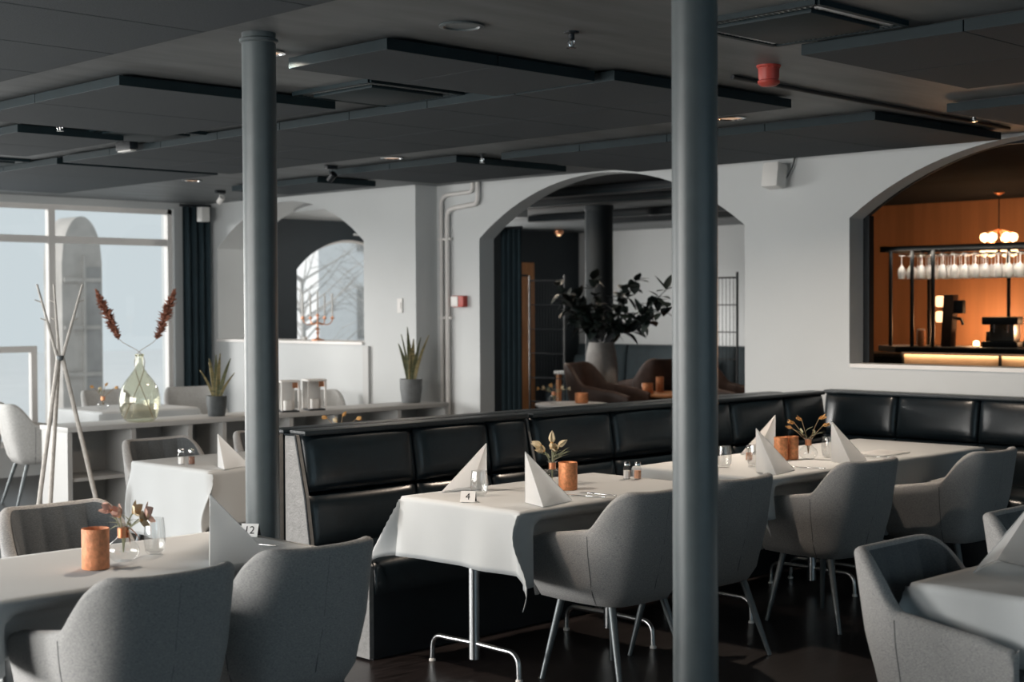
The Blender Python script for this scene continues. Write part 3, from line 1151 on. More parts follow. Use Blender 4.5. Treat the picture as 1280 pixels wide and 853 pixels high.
def bud_vase(x, y, label, kind, seed, z=ZT, s=1.0):
    t = thing('bud_vase', label, 'vase', (x, y, z), 0, 'round glass bud vases with a copper neck')
    R = .052 * s
    out = [(.0, .001), (.03 * s, .001), (R * .92, .018 * s), (R, .035 * s), (R * .86, .055 * s), (.022 * s, .073 * s), (.017 * s, .080 * s)]
    inn = [(max(0, r - .003), zz + .003) for r, zz in out]
    MB().lathe(out, 28).build('bowl', CLEAR, t)
    MB().lathe([(.018 * s, .076 * s), (.0185 * s, .108 * s), (.016 * s, .108 * s), (.0155 * s, .078 * s)], 20, closed=True).build('copper_neck', COPPER_S, t)
    MB().lathe([(.017 * s, .106 * s), (.027 * s, .116 * s), (.025 * s, .117 * s), (.015 * s, .108 * s)], 20, closed=True).build('glass_lip', CLEAR, t)
    rnd = random.Random(seed)
    for k, spec in enumerate(kind):
        m, dx, dy, hz, size, cup_ = spec
        top = Vector((dx, dy, hz))
        MB().tube([(0, 0, .03), (dx * .12, dy * .12, .1), (dx * .6, dy * .6, .1 + (hz - .1) * .6), top], .0022, 6).build('stem', STEM if m in (PETAL_Y,) else GLEAF, t)
        flower(t, top, (dx * 3, dy * 3, .06), m, size, 5, cup_)
        leaf(t, (dx * .4, dy * .4, .1 + (hz - .1) * .45), (rnd.uniform(-1, 1), rnd.uniform(-1, 1), .6), GLEAF, .05, .014)
    return t


def tumbler(x, y, label, h=.113, r=.040, z=ZT):
    t = thing('tumbler', label, 'glass', (x, y, z), 0, 'clear tumblers')
    prof = [(0, .001), (r * .62, .001), (r * .9, .012), (r * 1.05, h * .4), (r * .98, h * .75), (r * .88, h)]
    inn = [(r * .88 - .0015, h), (r * .98 - .002, h * .75), (r * 1.05 - .002, h * .4), (r * .88, .016), (r * .5, .009), (0, .008)]
    MB().lathe(prof + inn, 28).build('bowl', CLEAR, t)
    MB().tube([((r * .875) * math.cos(2 * PI * k / 24), (r * .875) * math.sin(2 * PI * k / 24), h) for k in range(25)], .0011, 5).build('rim', CLEAR, t)
    return t


def shaker(x, y, label, m, z=ZT, s=1.0):
    t = thing('shaker', label, 'shaker', (x, y, z), random.uniform(0, 1), 'small glass salt and pepper shakers')
    r = .019 * s
    MB().lathe([(r, .001), (r * 1.04, .004), (r * 1.04, .05 * s), (r * .75, .062 * s), (r * .75, .068 * s)], 8).build('glass_body', CLEAR, t, angle=20)
    MB().lathe([(r * .9, .004), (r * .9, .042 * s), (0, .042 * s)], 8).build('filling', m, t, angle=20)
    MB().lathe([(r * .85, .066 * s), (r * .88, .078 * s), (r * .6, .086 * s), (0, .088 * s)], 16).build('lid', CHROME, t)
    return t


def fork(x, y, rz, label, z=ZT):
    t = thing('fork', label, 'cutlery', (x, y, z + .003), rz, 'forks beside the napkins')
    MB().box(-.006, .006, -.095, .02, 0, .0025, .001).build('handle', CHROME, t)
    h = MB()
    h.box(-.011, .011, .02, .05, .001, .0035, .001)
    h.build('head', CHROME, t)
    for k in range(4):
        MB().box(-.011 + k * .0063, -.008 + k * .0063, .05, .095, .001, .003).build('tine', CHROME, t, smooth=False)


def knife(x, y, rz, label, z=ZT):
    t = thing('knife', label, 'cutlery', (x, y, z + .003), rz, 'knives beside the napkins')
    MB().box(-.007, .007, -.1, .0, 0, .004, .0015).build('handle', CHROME, t)
    b = MB()
    b.add([(-.008, 0, .001), (.008, 0, .001), (.009, .08, .001), (-.004, .115, .001), (-.008, .1, .001)], [(0, 1, 2, 3, 4)])
    b.build('blade', CHROME, t, solid=.0015)


def table_card(x, y, rz, text, label, z=ZT):
    t = thing('table_card', label, 'table number', (x, y, z), rz)
    w, h, d = .033, .047, .022
    f = MB()
    f.add([(-w, -d, .001), (w, -d, .001), (w, 0, h), (-w, 0, h)], [(0, 1, 2, 3)])
    f.build('front_panel', PAPER, t, smooth=False, solid=.0015)
    f = MB()
    f.add([(-w, d, .001), (w, d, .001), (w, 0, h), (-w, 0, h)], [(0, 1, 2, 3)])
    f.build('rear_panel', INK, t, smooth=False, solid=.0015)
    c = bpy.data.curves.new('number', 'FONT')
    c.body = text
    c.size = .042
    c.align_x, c.align_y = 'CENTER', 'CENTER'
    c.extrude = .0003
    c.materials.append(INK)
    tmp = bpy.data.objects.new('number_curve', c)
    COL.objects.link(tmp)
    me = bpy.data.meshes.new_from_object(tmp.evaluated_get(bpy.context.evaluated_depsgraph_get()))
    bpy.data.objects.remove(tmp)
    o = bpy.data.objects.new('number', me)
    COL.objects.link(o)
    o.parent = t
    o.location = (0, -d / 2 - .0016, h / 2)
    o.rotation_euler = (math.atan2(h, d), 0, 0)


# table numbered 4
napkin(4.535, 4.518, 0, 'standing napkin at the near corner of the table numbered 4')
napkin(4.69, 4.925, PI, 'standing napkin behind the tumbler on the table numbered 4')
tumbler(4.555, 4.83, 'clear tumbler behind the number 4 card')
table_card(4.385, 4.72, -.95, '4', 'little tent card with the number 4')
FLA = [(PETAL, -.03, .04, .185, .042, .8), (PETAL, .0, .0, .20, .045, .9), (PETAL, .02, -.02, .185, .04, .9), (PETAL, -.045, .01, .165, .042, .7),
       (PETAL, .0, .05, .16, .04, .7), (PETAL, -.02, -.03, .17, .04, .7), (PETAL, .03, .03, .17, .038, .8)]
v4 = bud_vase(5.07, 4.87, 'bud vase of cream blossoms beside the copper cup on the table numbered 4', FLA, 1)
for a, q in ((-.9, .8), (-.5, 1.1), (-.2, .7), (-1.4, .6)):
    leaf(v4, (.005, -.005, .115), (math.cos(a), math.sin(a), q), GLEAF, .10, .026, -.15)
cup(4.998, 4.70, 'copper cup on the table numbered 4', COPPER)
shaker(5.50, 4.775, 'salt shaker left of the right pillar', SALT)
shaker(5.535, 4.735, 'orange spice shaker left of the right pillar', PINK)
fork(4.62, 5.02, 1.2, 'fork behind the number 4 card')
knife(4.86, 4.46, .25, 'knife right of the near napkin on the table numbered 4')
fork(4.95, 4.47, .2, 'fork right of the near napkin on the table numbered 4')
# joined banquette tables
napkin(6.19, 4.50, 0, 'standing napkin just right of the right pillar')
napkin(7.02, 4.97, PI, 'standing napkin half hidden behind the pair of copper cups')
napkin(6.86, 4.49, 0, 'standing napkin nearest the banquette corner')
cup(6.74, 4.735, 'left copper cup of the pair by the dried flowers', COPPER, r=.038)
cup(6.82, 4.72, 'right copper cup of the pair by the dried flowers', COPPER, r=.038)
FLB = [(PETAL_Y, -.06, .05, .20, .026, 1.2), (PETAL_Y, .03, -.05, .225, .03, 1.2), (PETAL_Y, .01, -.09, .19, .028, 1.1), (PETAL_Y, -.02, .03, .215, .024, 1.2),
       (PETAL_Y, -.04, .08, .17, .026, 1.0)]
v5 = bud_vase(6.90, 4.665, 'bud vase of dried ochre flowers on the banquette table', FLB, 2)
leaf(v5, (0, 0, .115), (.6, -.9, .8), GLEAF, .09, .022)
leaf(v5, (0, 0, .115), (-.6, .7, .9), GLEAF, .10, .03)
tumbler(6.235, 4.74, 'clear tumbler right against the right pillar')
tumbler(6.40, 4.66, 'clear tumbler left of the first banquette napkin')
tumbler(7.05, 4.63, 'clear tumbler left of the corner napkin')
shaker(6.62, 4.86, 'orange spice shaker half hidden by a napkin', PINK)
knife(6.50, 4.40, .2, 'knife beside the middle napkin of the banquette tables')
knife(7.2, 4.42, .2, 'knife beside the corner napkin', z=.749)
mb = MB().box(-.14, .14, -.1, .1, 0, .006, .002)
o = mb.build('linen_runner', NAPKIN)
o.location = (7.42, 4.52, .7502)
tag(o, 'flat folded napkin lying on the corner table', 'napkin')
# left foreground table
cup(2.42, 4.40, 'rustic orange pillar candle on the left foreground table', WAX, 'pillar_candle', .0445, .132)
FLC = [(PETAL_P, -.03, .02, .17, .04, .6), (PETAL_P, .05, -.05, .155, .048, .3), (PETAL, .02, -.03, .165, .042, .4), (PETAL_P, -.012, .0, .15, .04, .6), (PETAL, .03, -.06, .14, .036, .3)]
vl = bud_vase(2.556, 4.46, 'bud vase of pink blossoms beside the orange candle', FLC, 3, s=1.05)
leaf(vl, (.0, -.01, .12), (.7, -.6, -.45), RUSTLEAF, .07, .018, -.35)
leaf(vl, (.0, -.01, .12), (.25, -.3, -.75), RUSTLEAF, .065, .016, -.2)
leaf(vl, (.0, .01, .12), (-.7, .5, -.1), GLEAF, .05, .02)
tumbler(2.70, 4.50, 'clear tumbler right of the pink blossoms', .125, .036)
napkin(2.775, 4.27, -.25, 'standing napkin on the left foreground table')
table_card(3.165, 4.60, -.95, '12', 'little tent card half hidden behind the foreground napkin')
fork(3.06, 4.42, .3, 'fork right of the foreground napkin')
# table by the white shelf
shaker(4.36, 6.985, 'salt shaker on the white table left of the left pillar', SALT)
shaker(4.40, 6.945, 'pepper shaker on the white table left of the left pillar', PEPPER)
napkin(4.42, 6.72, 0, 'standing napkin peeking out left of the left pillar', .8)
# right edge table
napkin(4.52, 2.17, PI, 'tall standing napkin at the right edge', 1.15)
knife(4.22, 1.86, .2, 'knife on the table at the right edge')
# flowers on the hidden table behind the banquette
FLD = [(PETAL_Y, -.05, .06, .185, .03, .7), (PETAL_Y, .02, 0, .195, .03, .9), (PETAL_Y, .07, -.07, .18, .03, .7), (PETAL, .0, .03, .16, .03, .6)]
cv = bud_vase(6.28, 7.12, 'bud vase of ochre flowers peeking over the banquette', FLD, 4, s=1.05)
cv.location = (5.50, 7.05, ZT)

# ------------------------------------------------------------------ white shelf and what stands on it
SX = [5.03, 5.53, 6.0, 6.30, 6.92, 7.36, 8.03, 8.56]
sh = thing('low_shelf', 'long low white open shelf dividing the room', 'shelf', (6.8, 9.68, 0))
LX = [x - 6.8 for x in SX]
MB().box(LX[0] - .02, LX[-1] + .02, -.205, .205, .735, .77, .003).build('top_board', WHITE_WOOD, sh)
MB().box(LX[0], LX[-1], .18, .2, .06, .735).build('back_board', WHITE_WOOD, sh, smooth=False)
MB().box(LX[0], LX[-1], -.19, .19, .0, .06).build('plinth', WHITE_WOOD, sh, smooth=False)
for x in LX:
    MB().box(x - .018, x + .018, -.195, .18, .06, .735).build('upright', WHITE_WOOD, sh, smooth=False)
for a, b in zip(LX, LX[1:]):
    MB().box(a + .018, b - .018, -.185, .18, .385, .41).build('inner_shelf', WHITE_WOOD, sh, smooth=False)
ZS = .771
# demijohn
t = thing('demijohn', 'large olive glass demijohn vase on the white shelf', 'vase', (5.66, 9.62, ZS))
prof = [(0, .002), (.10, .003), (.128, .03), (.146, .10), (.150, .17), (.135, .24), (.10, .30), (.06, .35), (.035, .39), (.029, .43), (.028, .475), (.034, .48), (.034, .49), (.029, .492)]
MB().lathe(prof + [(r - .004, z) for r, z in prof[::-1] if r > .02 and z < .49][0:11] + [(.09, .012), (0, .011)], 40).build('bottle', GREEN_GLASS, t)
MB().tube([(.030 * math.cos(2 * PI * k / 20), .030 * math.sin(2 * PI * k / 20), .485) for k in range(21)], .006, 6).build('neck_ring', GREEN_GLASS, t)


def plume(x, y, top, lean, label):
    """dried pampas stem with a feathery head; stands in the demijohn"""
    t = thing('pampas_stem', label, 'dried grass', (5.66, 9.62, ZS), 0, 'pampas plumes in the demijohn')
    p = [Vector((x * .42, y * .42, .02)), Vector((-x * .15, -y * .15, .44)), Vector((x * .6, y * .6, .62)), Vector((x, y, top))]
    P = catmull(p, 16)
    MB().tube(P, [.0028 - .0001 * i for i in range(16)], 6).build('stalk', STEM, t)
    rnd = random.Random(label)
    mb = MB()
    a, b = Vector((x * .55, y * .55, .60)), Vector((x * 1.12, y * 1.12, top + .02))
    ax = (b - a)
    for k in range(420):
        u = rnd.random()
        c = a + ax * u
        w = .062 * math.sin(PI * min(1, .12 + u * .86)) ** .8 + .006
        d = Vector((rnd.gauss(0, 1), rnd.gauss(0, 1), rnd.gauss(0, .5))).normalized() * w * rnd.uniform(.4, 1) + ax.normalized() * .022
        e = c + d
        n = d.cross(Vector((rnd.random(), rnd.random(), rnd.random()))).normalized() * .0042
        mb.add([c - n, c + n, c.lerp(e, .6) + n * 1.3, e, c.lerp(e, .6) - n * 1.3], [(0, 1, 2, 3, 4)])
    h = mb.build('plume', PAMPAS, t, smooth=False)
    h['kind'] = 'stuff'


plume(-.19, .195, .93, 0, 'left pampas plume in the demijohn')
plume(.165, -.165, .93, 0, 'right pampas plume in the demijohn')


def snake_plant(x, y, rp, hp, leaves, label, z=ZS, pm=PEWTER):
    t = thing('snake_plant', label, 'potted plant', (x, y, z), 0, 'snake plants on the white shelf')
    MB().lathe([(rp * .78, 0), (rp * .82, .005), (rp * .98, hp * .6), (rp, hp), (rp * .92, hp), (rp * .9, hp * .85), (0, hp * .85)], 28).build('pot', pm, t)
    MB().lathe([(rp * .9, hp * .84), (0, hp * .88)], 20).build('soil', BLACK, t)
    for k, (dx, dy, h, w, tw, y_) in enumerate(leaves):
        mb = MB()
        def fn(u, v, dx=dx, dy=dy, h=h, w=w, tw=tw):
            ww = w * (math.sin(PI * (.25 + .75 * u)) ** .7 if u < .97 else .1)
            a = tw + u * .7
            o = (v - .5) * ww
            cx = dx * .25 + dx * u ** 1.5
            cy = dy * .25 + dy * u ** 1.5
            return (cx + o * math.cos(a), cy + o * math.sin(a) + .006 * (1 - (2 * v - 1) ** 2), hp * .84 + h * u)
        mb.grid(fn, 12, 4)
        mb.build('leaf', SNAKE_Y if y_ else SNAKE, t, angle=80, solid=.003)
    return t


snake_plant(6.34, 9.65, .078, .155, [(-.03, .03, .31, .035, -.7, 1), (.0, .0, .34, .035, -.8, 0), (.02, -.015, .35, .034, -.6, 1), (.065, -.06, .31, .03, -.9, 0),
            (-.02, .05, .28, .03, -.7, 1), (-.07, .07, .22, .02, -.8, 1), (.08, -.08, .20, .022, -.8, 1), (.02, .03, .30, .03, -.4, 0)],
            'snake plant in a dark pot left of the left pillar')
snake_plant(8.36, 9.72, .098, .205, [(-.06, .06, .34, .04, -.8, 0), (-.02, .01, .48, .042, -.7, 0), (.02, -.01, .38, .05, -.8, 1), (.05, -.05, .39, .036, -.6, 0),
            (.09, -.09, .41, .03, -.9, 1), (-.05, .04, .42, .02, -.8, 0), (0, 0, .33, .045, -.3, 1)],
            'taller snake plant in a grey pot near the wall pipes', pm=mat('pot_mid_grey', (.16, .17, .175), .6, var=.15, vscale=15, bump=.1, bscale=80))


def lantern(x, y, label):
    t = thing('lantern', label, 'lantern', (x, y, ZS), -.3, 'white lanterns on the shelf')
    w, h = .07, .235
    MB().box(-w, w, -w, w, 0, .014).build('base', BLACK, t, smooth=False)
    for s in (-1, 1):
        for q in (-1, 1):
            MB().box(s * w - .008, s * w + .008, q * w - .008, q * w + .008, .014, h).build('post', WHITE_P, t, smooth=False)
    MB().box(-w - .01, w + .01, -w - .01, w + .01, h, h + .015, .003).build('roof', WHITE_P, t)
    MB().box(-w + .01, w - .01, w - .012, w - .004, .014, h).build('back_pane', WHITE_P, t, smooth=False)
    MB().box(w - .05, w - .008, -w + .01, -w + .014, h - .045, h).build('copper_flap', COPPER_S, t, smooth=False)
    MB().lathe([(.04, .014), (.04, .09), (.03, .092), (0, .088)], 20).build('candle', WHITE_P, t)


lantern(6.97, 9.60, 'white lantern on the shelf close to the left pillar')
lantern(7.23, 9.60, 'white lantern on the shelf, farther from the left pillar')

# candelabra on the sill of the left arch
t = thing('candelabra', 'slim five armed copper candelabra on the white sill', 'candelabra', (8.8, 11.62, 1.276), -.79)
MB().lathe([(.065, 0), (.065, .008), (.02, .018), (.009, .03), (.009, .06), (.016, .075), (.008, .09), (.008, .24)], 20).build('stem', COPPER_S, t)
MB().lathe([(.02, .10), (.024, .112), (.012, .12)], 14).build('knop', COPPER_S, t)
for k, dx in enumerate((-.145, -.07, 0, .07, .145)):
    z = .24 if dx == 0 else .215
    if dx:
        pts = [(0, 0, .18)] + [(dx * math.sin(a), 0, .18 - .035 * math.sin(2 * a) + (z - .18) * (1 - math.cos(a))) for a in [PI / 2 * q / 8 for q in range(1, 9)]]
        MB().tube(pts, .005, 8).build('arm', COPPER_S, t)
    MB().lathe([(.006, z - .01), (.022, z), (.022, z + .006), (.010, z + .008), (.010, z + .02)], 14, (dx, 0, 0)).build('candle_cup', COPPER_S, t)
    MB().lathe([(.0095, z + .01), (.0085, z + .24), (0, z + .245)], 10, (dx, 0, 0)).build('candle', WHITE_P, t)
o = MB().lathe([(0, 0), (.02, .004), (.026, .02), (.018, .036), (0, .04)], 16).build('tealight', WHITE_P)
o.location = (8.72, 11.72, 1.2755)
tag(o, 'small round white tealight beside the candelabra', 'candle')

# coat stand
t = thing('coat_stand', 'pale tripod coat stand with crossing poles and pegs', 'coat stand', (4.75, 9.08, 0))
hub = Vector((.0, .0, 1.27))
for (fx, fy), (tx, ty) in (((-.22, -.02), (.16, -.02)), ((-.02, .16), (-.13, .05)), ((.26, -.13), (-.01, .05))):
    a, b = Vector((fx, fy, 0)), Vector((tx, ty, 1.76))
    MB().tube([a, hub + Vector((fx, fy, 0)) * .06, hub + Vector((tx, ty, 0)) * .10, b], [.016, .0135, .011, .007], 10).build('pole', WHITE_WOOD if False else mat('pale_birch', (.60, .57, .53), .6, var=.15, vscale=30), t)
    for q in (.5, .75):
        c = hub.lerp(b, q)
        MB().tube([c, c + Vector((tx, ty, 0)).normalized() * .05 + Vector((0, 0, .02))], [.005, .004], 6).build('peg', mat('pale_birch', (.6, .57, .53)), t)
MB().lathe([(.024, 1.255), (.026, 1.262), (.026, 1.28), (.024, 1.287)], 16).build('collar', LEG, t)
MB().tube([(-.12, .02, .62), (-.06, .10, .66)], .006, 6).build('brace', mat('pale_birch', (.6, .57, .53)), t)

# ------------------------------------------------------------------ window side tables and chairs
make_table(6.1, 7.0, 10.95, 11.75, 'table by the street windows, right of the demijohn')
cloth(6.1, 7.0, 10.95, 11.75, 'white cloth by the street windows, right of the demijohn', .2, seed=31)
G2 = 'pale tub chairs by the street windows'
chair(CHW, 5.52, 12.3, -.9, 'pale tub chair at the left edge behind the coat stand', G2)
chair(CHW, 5.72, 11.3, -PI / 2 - .2, 'pale tub chair between the coat stand and the demijohn', G2)
chair(CHW, 7.0, 12.3, PI, 'pale tub chair at the window right behind the demijohn', G2)
chair(CHW, 7.75, 12.15, PI - .3, 'pale tub chair in front of the dark corner curtain', G2)
chair(CHW, 8.15, 10.75, PI - .5, 'pale tub chair behind the shelf, left of the taller snake plant', G2)
cv2 = bud_vase(6.72, 11.3, 'bud vase of ochre flowers by the street windows', FLD, 9)
cv2.location = (6.30, 11.3, ZT)


def curtain(name, p0, p1, z0, z1, label, n=9, amp=.04):
    a, b = Vector((*p0, 0)), Vector((*p1, 0))
    d = (b - a)
    nn = Vector((-d.y, d.x, 0)).normalized()
    t = thing(name, label, 'curtain', (a.x, a.y, 0), 0)
    mb = MB()
    mb.grid(lambda u, v: tuple(d * u + nn * amp * math.sin(2 * PI * n * u) * (.7 + .3 * v) + Vector((0, 0, z1 + (z0 - z1) * v))), n * 10 + 1, 6)
    mb.build('drape', CURTAIN, t, angle=80, solid=.004)
    MB().tube([(-.03 * d.normalized()) + Vector((0, 0, z1 + .012)), d * 1.03 + Vector((0, 0, z1 + .012))], .012, 8).build('rail', BLACK, t)


curtain('curtain', (8.27, 13.18), (8.57, 13.13), .01, 2.64, 'dark curtain in the corner by the street windows', 4, .035)
curtain('curtain', (9.16, 9.42), (9.2, 9.2), .01, 2.28, 'dark curtain hanging inside the wide arch', 4, .04)
# wall fittings
t = thing('wall_box', 'white box at the top of the corner curtain', 'box', (8.42, 13.05, 2.55))
MB().box(-.05, .05, -.07, .02, -.07, .08, .008).build('housing', WHITE_P, t)
MB().box(-.056, -.05, -.05, .0, -.04, .05, .002).build('cover', WHITE_P, t)
t = thing('wall_speaker', 'white loudspeaker on the wall under the dark ceiling', 'loudspeaker', (8.77, 6.21, 2.52))
MB().box(-.07, .05, -.07, .07, -.09, .09, .02).xf(Matrix.Rotation(.15, 4, 'Y')).build('cabinet', WHITE_P, t)
MB().tube([(.04, 0, .03), (.1, -.03, .06)], .012, 8).build('bracket', WHITE_P, t)
MB().tube([(.05, -.06, -.02), (.07, -.10, .06), (.085, -.12, .155)], .005, 6).build('cable', BLACK, t)
t = thing('wall_pipes', 'pair of white pipes bending along the top of the wall', 'pipes', (8.84, 9.75, 0))
mp_ = mat('white_pipe_paint', (.70, .68, .66), .5, var=.02)
MB().tube([(0, .10, 0), (0, .10, 2.50), (0, .095, 2.545), (0, .07, 2.575), (0, .02, 2.59), (0, -.27, 2.60), (0, -.30, 2.61), (0, -.31, 2.64), (0, -.31, ZC - .001)], .018, 10).build('pipe', mp_, t)
MB().tube([(0, .02, 0), (0, .02, 2.38), (0, .015, 2.425), (0, -.01, 2.455), (0, -.06, 2.47), (0, -.33, 2.49), (0, -.36, 2.50), (0, -.375, 2.53), (0, -.375, ZC - .001)], .022, 10).build('pipe', mp_, t)
for z in (.6, 1.5, 2.2):
    MB().box(-.005, .025, -.02, .14, z - .012, z + .012, .003).build('pipe_clip', mp_, t)
t = thing('alarm_box', 'red and white alarm box on the wall beside the pipes', 'alarm box', (8.868, 9.615, 1.645))
MB().box(-.055, 0, -.075, .075, -.05, .05, .008).build('housing', RED, t)
MB().box(-.062, -.045, -.01, .082, -.045, .045, .006).build('white_cover', WHITE_P, t)
t = thing('wall_switch', 'white switch plate on the white wall left of the jog', 'switch', (8.613, 10.15, 1.61))
MB().box(-.012, 0, -.035, .035, -.065, .065, .004).build('plate', WHITE_P, t)
MB().box(-.018, -.01, -.02, .02, -.03, .03, .003).build('rocker', WHITE_P, t)

# ------------------------------------------------------------------ lounge behind the wide arch
t = thing('round_column', 'thick dark round column in the lounge behind the wide arch', 'column', (11.88, 10.70, 0))
MB().lathe([(.15, 0), (.15, ZC - .05)], 36).build('shaft', DKWALL, t)
MB().lathe([(.15, ZC - .06), (.158, ZC - .05), (.158, ZC - .001)], 36).build('collar', DKWALL, t)


def screen(x, y0, y1, h, label):
    t = thing('room_screen', label, 'room divider', (x, (y0 + y1) / 2, 0), 0, 'black metal room screens')
    w = (y1 - y0) / 2
    for s in (-1, 1):
        MB().tube([(0, s * w, 0), (0, s * w, h + .06)], .014, 8).build('post', BLACK, t)
    for k in range(7):
        z = .12 + (h - .12) * k / 6
        MB().tube([(0, -w, z), (0, w, z)], .011 if k in (0, 6) else .007, 6).build('cross_bar', BLACK, t)
    for k in range(1, 12):
        y = -w + 2 * w * k / 12
        MB().tube([(0, y, .12), (0, y, h)], .0035, 5).build('wire', BLACK, t)
    for k in range(6):
        z = .18 + .05 * k
        MB().tube([(0, -w, z), (0, w, z)], .003, 5).build('wire', BLACK, t)
    MB().box(-.12, .12, -w - .02, -w + .02, 0, .015, .004).build('foot', BLACK, t)
    MB().box(-.12, .12, w - .02, w + .02, 0, .015, .004).build('foot', BLACK, t)


screen(13.0, 12.27, 12.86, 1.915, 'black wire screen left of the lounge column')
screen(13.0, 9.70, 10.30, 1.90, 'black wire screen seen just right of the right pillar')

# planter with rubber plant
t = thing('rubber_plant', 'large dark leaved plant in a pale tall planter before the column', 'potted plant', (11.0, 9.88, 0))
MB().lathe([(.11, 0), (.12, .01), (.15, .5), (.165, .95), (.15, 1.12), (.125, 1.235), (.112, 1.235), (.11, 1.16), (0, 1.16)], 32).build('planter', POT_PALE, t)
MB().lathe([(.11, 1.155), (0, 1.17)], 20).build('soil', BLACK, t)
rnd = random.Random(5)
br = []
for k, (dx, dy, h) in enumerate([(-.15, .35, 1.72), (.05, .45, 1.55), (-.05, .55, 1.80), (.1, .2, 1.86), (.05, -.25, 1.75), (.0, -.45, 1.84), (.1, -.6, 1.62), (-.1, -.4, 1.52), (0, -.85, 1.58), (.1, -.75, 1.75), (0, .05, 1.62), (.15, .45, 1.68), (.0, .25, 1.5), (0, -.62, 1.45)]):
    P = catmull([(0, 0, 1.15), (dx * .2, dy * .25, 1.32), (dx * .65, dy * .65, 1.15 + (h - 1.15) * .65), (dx, dy, h)], 10)
    MB().tube(P, [.010 - .0007 * i for i in range(10)], 6).build('branch', BLACK, t)
    for q in range(4, 10):
        for r_ in range(4):
            d = Vector((rnd.uniform(-1, 1), rnd.uniform(-1, 1), rnd.uniform(-.5, .8)))
            leaf(t, P[q], d, DKLEAF, rnd.uniform(.12, .19), rnd.uniform(.07, .11), rnd.uniform(-.4, .1))

# tufted sofa along the lounge wall
t = thing('tufted_sofa', 'long dark teal tufted sofa along the lounge wall', 'sofa', (15.62, 13.0, 0), 0)
MB().box(-.4, .38, -2.1, 1.75, .06, .36, .02).build('base', TEAL_SOFA, t)
for k in range(4):
    a = -2.1 + 3.85 * k / 4
    c = cushion(3.85 / 4 - .01, .6, .16, .03)
    c.xf(Matrix.Translation((.36, a + 3.85 / 8, .45)) @ Matrix.Rotation(-PI / 2, 4, 'Z') @ Matrix(((1, 0, 0, 0), (0, 1, .12, 0), (0, 0, 1, 0), (0, 0, 0, 1))))
    b = c.build('back_cushion', TEAL_SOFA, t, angle=70)
    for i in range(3):
        for j in range(2):
            MB().lathe([(0, -.004), (.012, 0), (0, .006)], 8).xf(Matrix.Translation((.17, a + .2 + .27 * i, .62 + .2 * j)) @ Matrix.Rotation(PI / 2, 4, 'Y')).build('button', TEAL_SOFA, b)
    MB().box(-.4, .2, a + .005, a + 3.85 / 4 - .005, .36, .47, .03).build('seat_cushion', TEAL_SOFA, t)
for k in range(5):
    a = -2.05 + 3.7 * k / 4
    for x in (-.34, .32):
        MB().lathe([(.014, 0), (.02, .06)], 10, (x, a, 0)).build('leg', BLACK, t)
for i, (y, lab) in enumerate(((14.35, 'dark cushion on the sofa beside the left wire screen'), (12.45, 'dark cushion on the sofa behind the plant'))):
    o = cushion(.42, .42, .08, .04)
    o.xf(Matrix.Rotation(-PI / 2, 4, 'Z') @ Matrix.Rotation(-.25, 4, 'X'))
    o = o.build('sofa_cushion', TEAL_SOFA, angle=70)
    o.location = (15.6, y, .475)
    tag(o, lab, 'cushion', 'cushions on the lounge sofa')
CHB = make_chair(BROWN, BROWN, LEG, True)
CHB.scale = (1.22, 1.22, 1.26)
G3 = 'brown lounge chairs behind the wide arch'


def bchair(x, y, rz, label):
    o = chair(CHB, x, y, rz, label, G3)
    o.name = 'lounge_chair'
    for c in o.children:
        if c.name.startswith('seam'):
            c.hide_render = False
    return o


bchair(10.55, 9.40, PI + .35, 'brown lounge chair with tan edge in front of the planter')
bchair(11.9, 10.0, -.2, 'dark brown lounge chair left of the right pillar')
bchair(11.3, 8.55, PI + .2, 'brown lounge chair seen just right of the right pillar')


def round_table(x, y, r, h, label, m):
    t = thing('lounge_table', label, 'table', (x, y, 0), 0, 'lounge tables')
    MB().lathe([(r - .01, h - .03), (r, h - .02), (r, h - .006), (r - .006, h), (0, h)], 36).build('tabletop', m, t)
    MB().lathe([(.03, .02), (.03, h - .03)], 16).build('column', BLACK, t)
    MB().lathe([(.22, 0), (.22, .012), (.03, .03)], 28).build('base', BLACK, t)


round_table(9.75, 9.12, .33, .72, 'pale round table just inside the wide arch', WHITE_WOOD)
round_table(11.35, 9.35, .36, .735, 'round wooden table by the brown lounge chairs', WOOD_O)
lv = bud_vase(9.6, 9.2, 'low bowl of cream blossoms on the pale lounge table',
              [(PETAL, -.05, .06, .14, .035, .5), (PETAL_Y, .0, .02, .15, .035, .6), (PETAL, .04, -.05, .14, .035, .5), (PETAL, .08, -.1, .135, .03, .5), (PETAL_Y, -.08, .1, .135, .03, .5)], 12, z=.721)
cup(9.86, 9.10, 'orange cup on the pale lounge table', COPPER, r=.06, h=.09, z=.721)
cup(11.2, 9.45, 'orange pot on the round wooden lounge table', COPPER, r=.055, h=.10, z=.736)
cup(11.45, 9.5, 'tall copper cup on the round wooden lounge table', COPPER, r=.04, h=.15, z=.736)
bud_vase(11.42, 9.2, 'bud vase of cream blossoms on the wooden lounge table', [(PETAL, 0, .03, .12, .03, .5), (PETAL, .03, -.05, .12, .035, .5), (PETAL, -.02, -.02, .13, .03, .5)], 14, z=.736)
t = thing('open_side_table', 'orange wooden cube side table left of the brown lounge chair', 'side table', (13.75, 12.7, 0))
for s in (-1, 1):
    for q in (-1, 1):
        MB().box(s * .2 - .025, s * .2 + .025, q * .2 - .025, q * .2 + .025, 0, .74).build('leg', WOOD_O, t, smooth=False)
MB().box(-.24, .24, -.24, .24, .74, .78, .006).build('top', WHITE_WOOD, t)
MB().box(-.22, .22, -.22, .22, .25, .28).build('lower_shelf', WOOD_O, t, smooth=False)
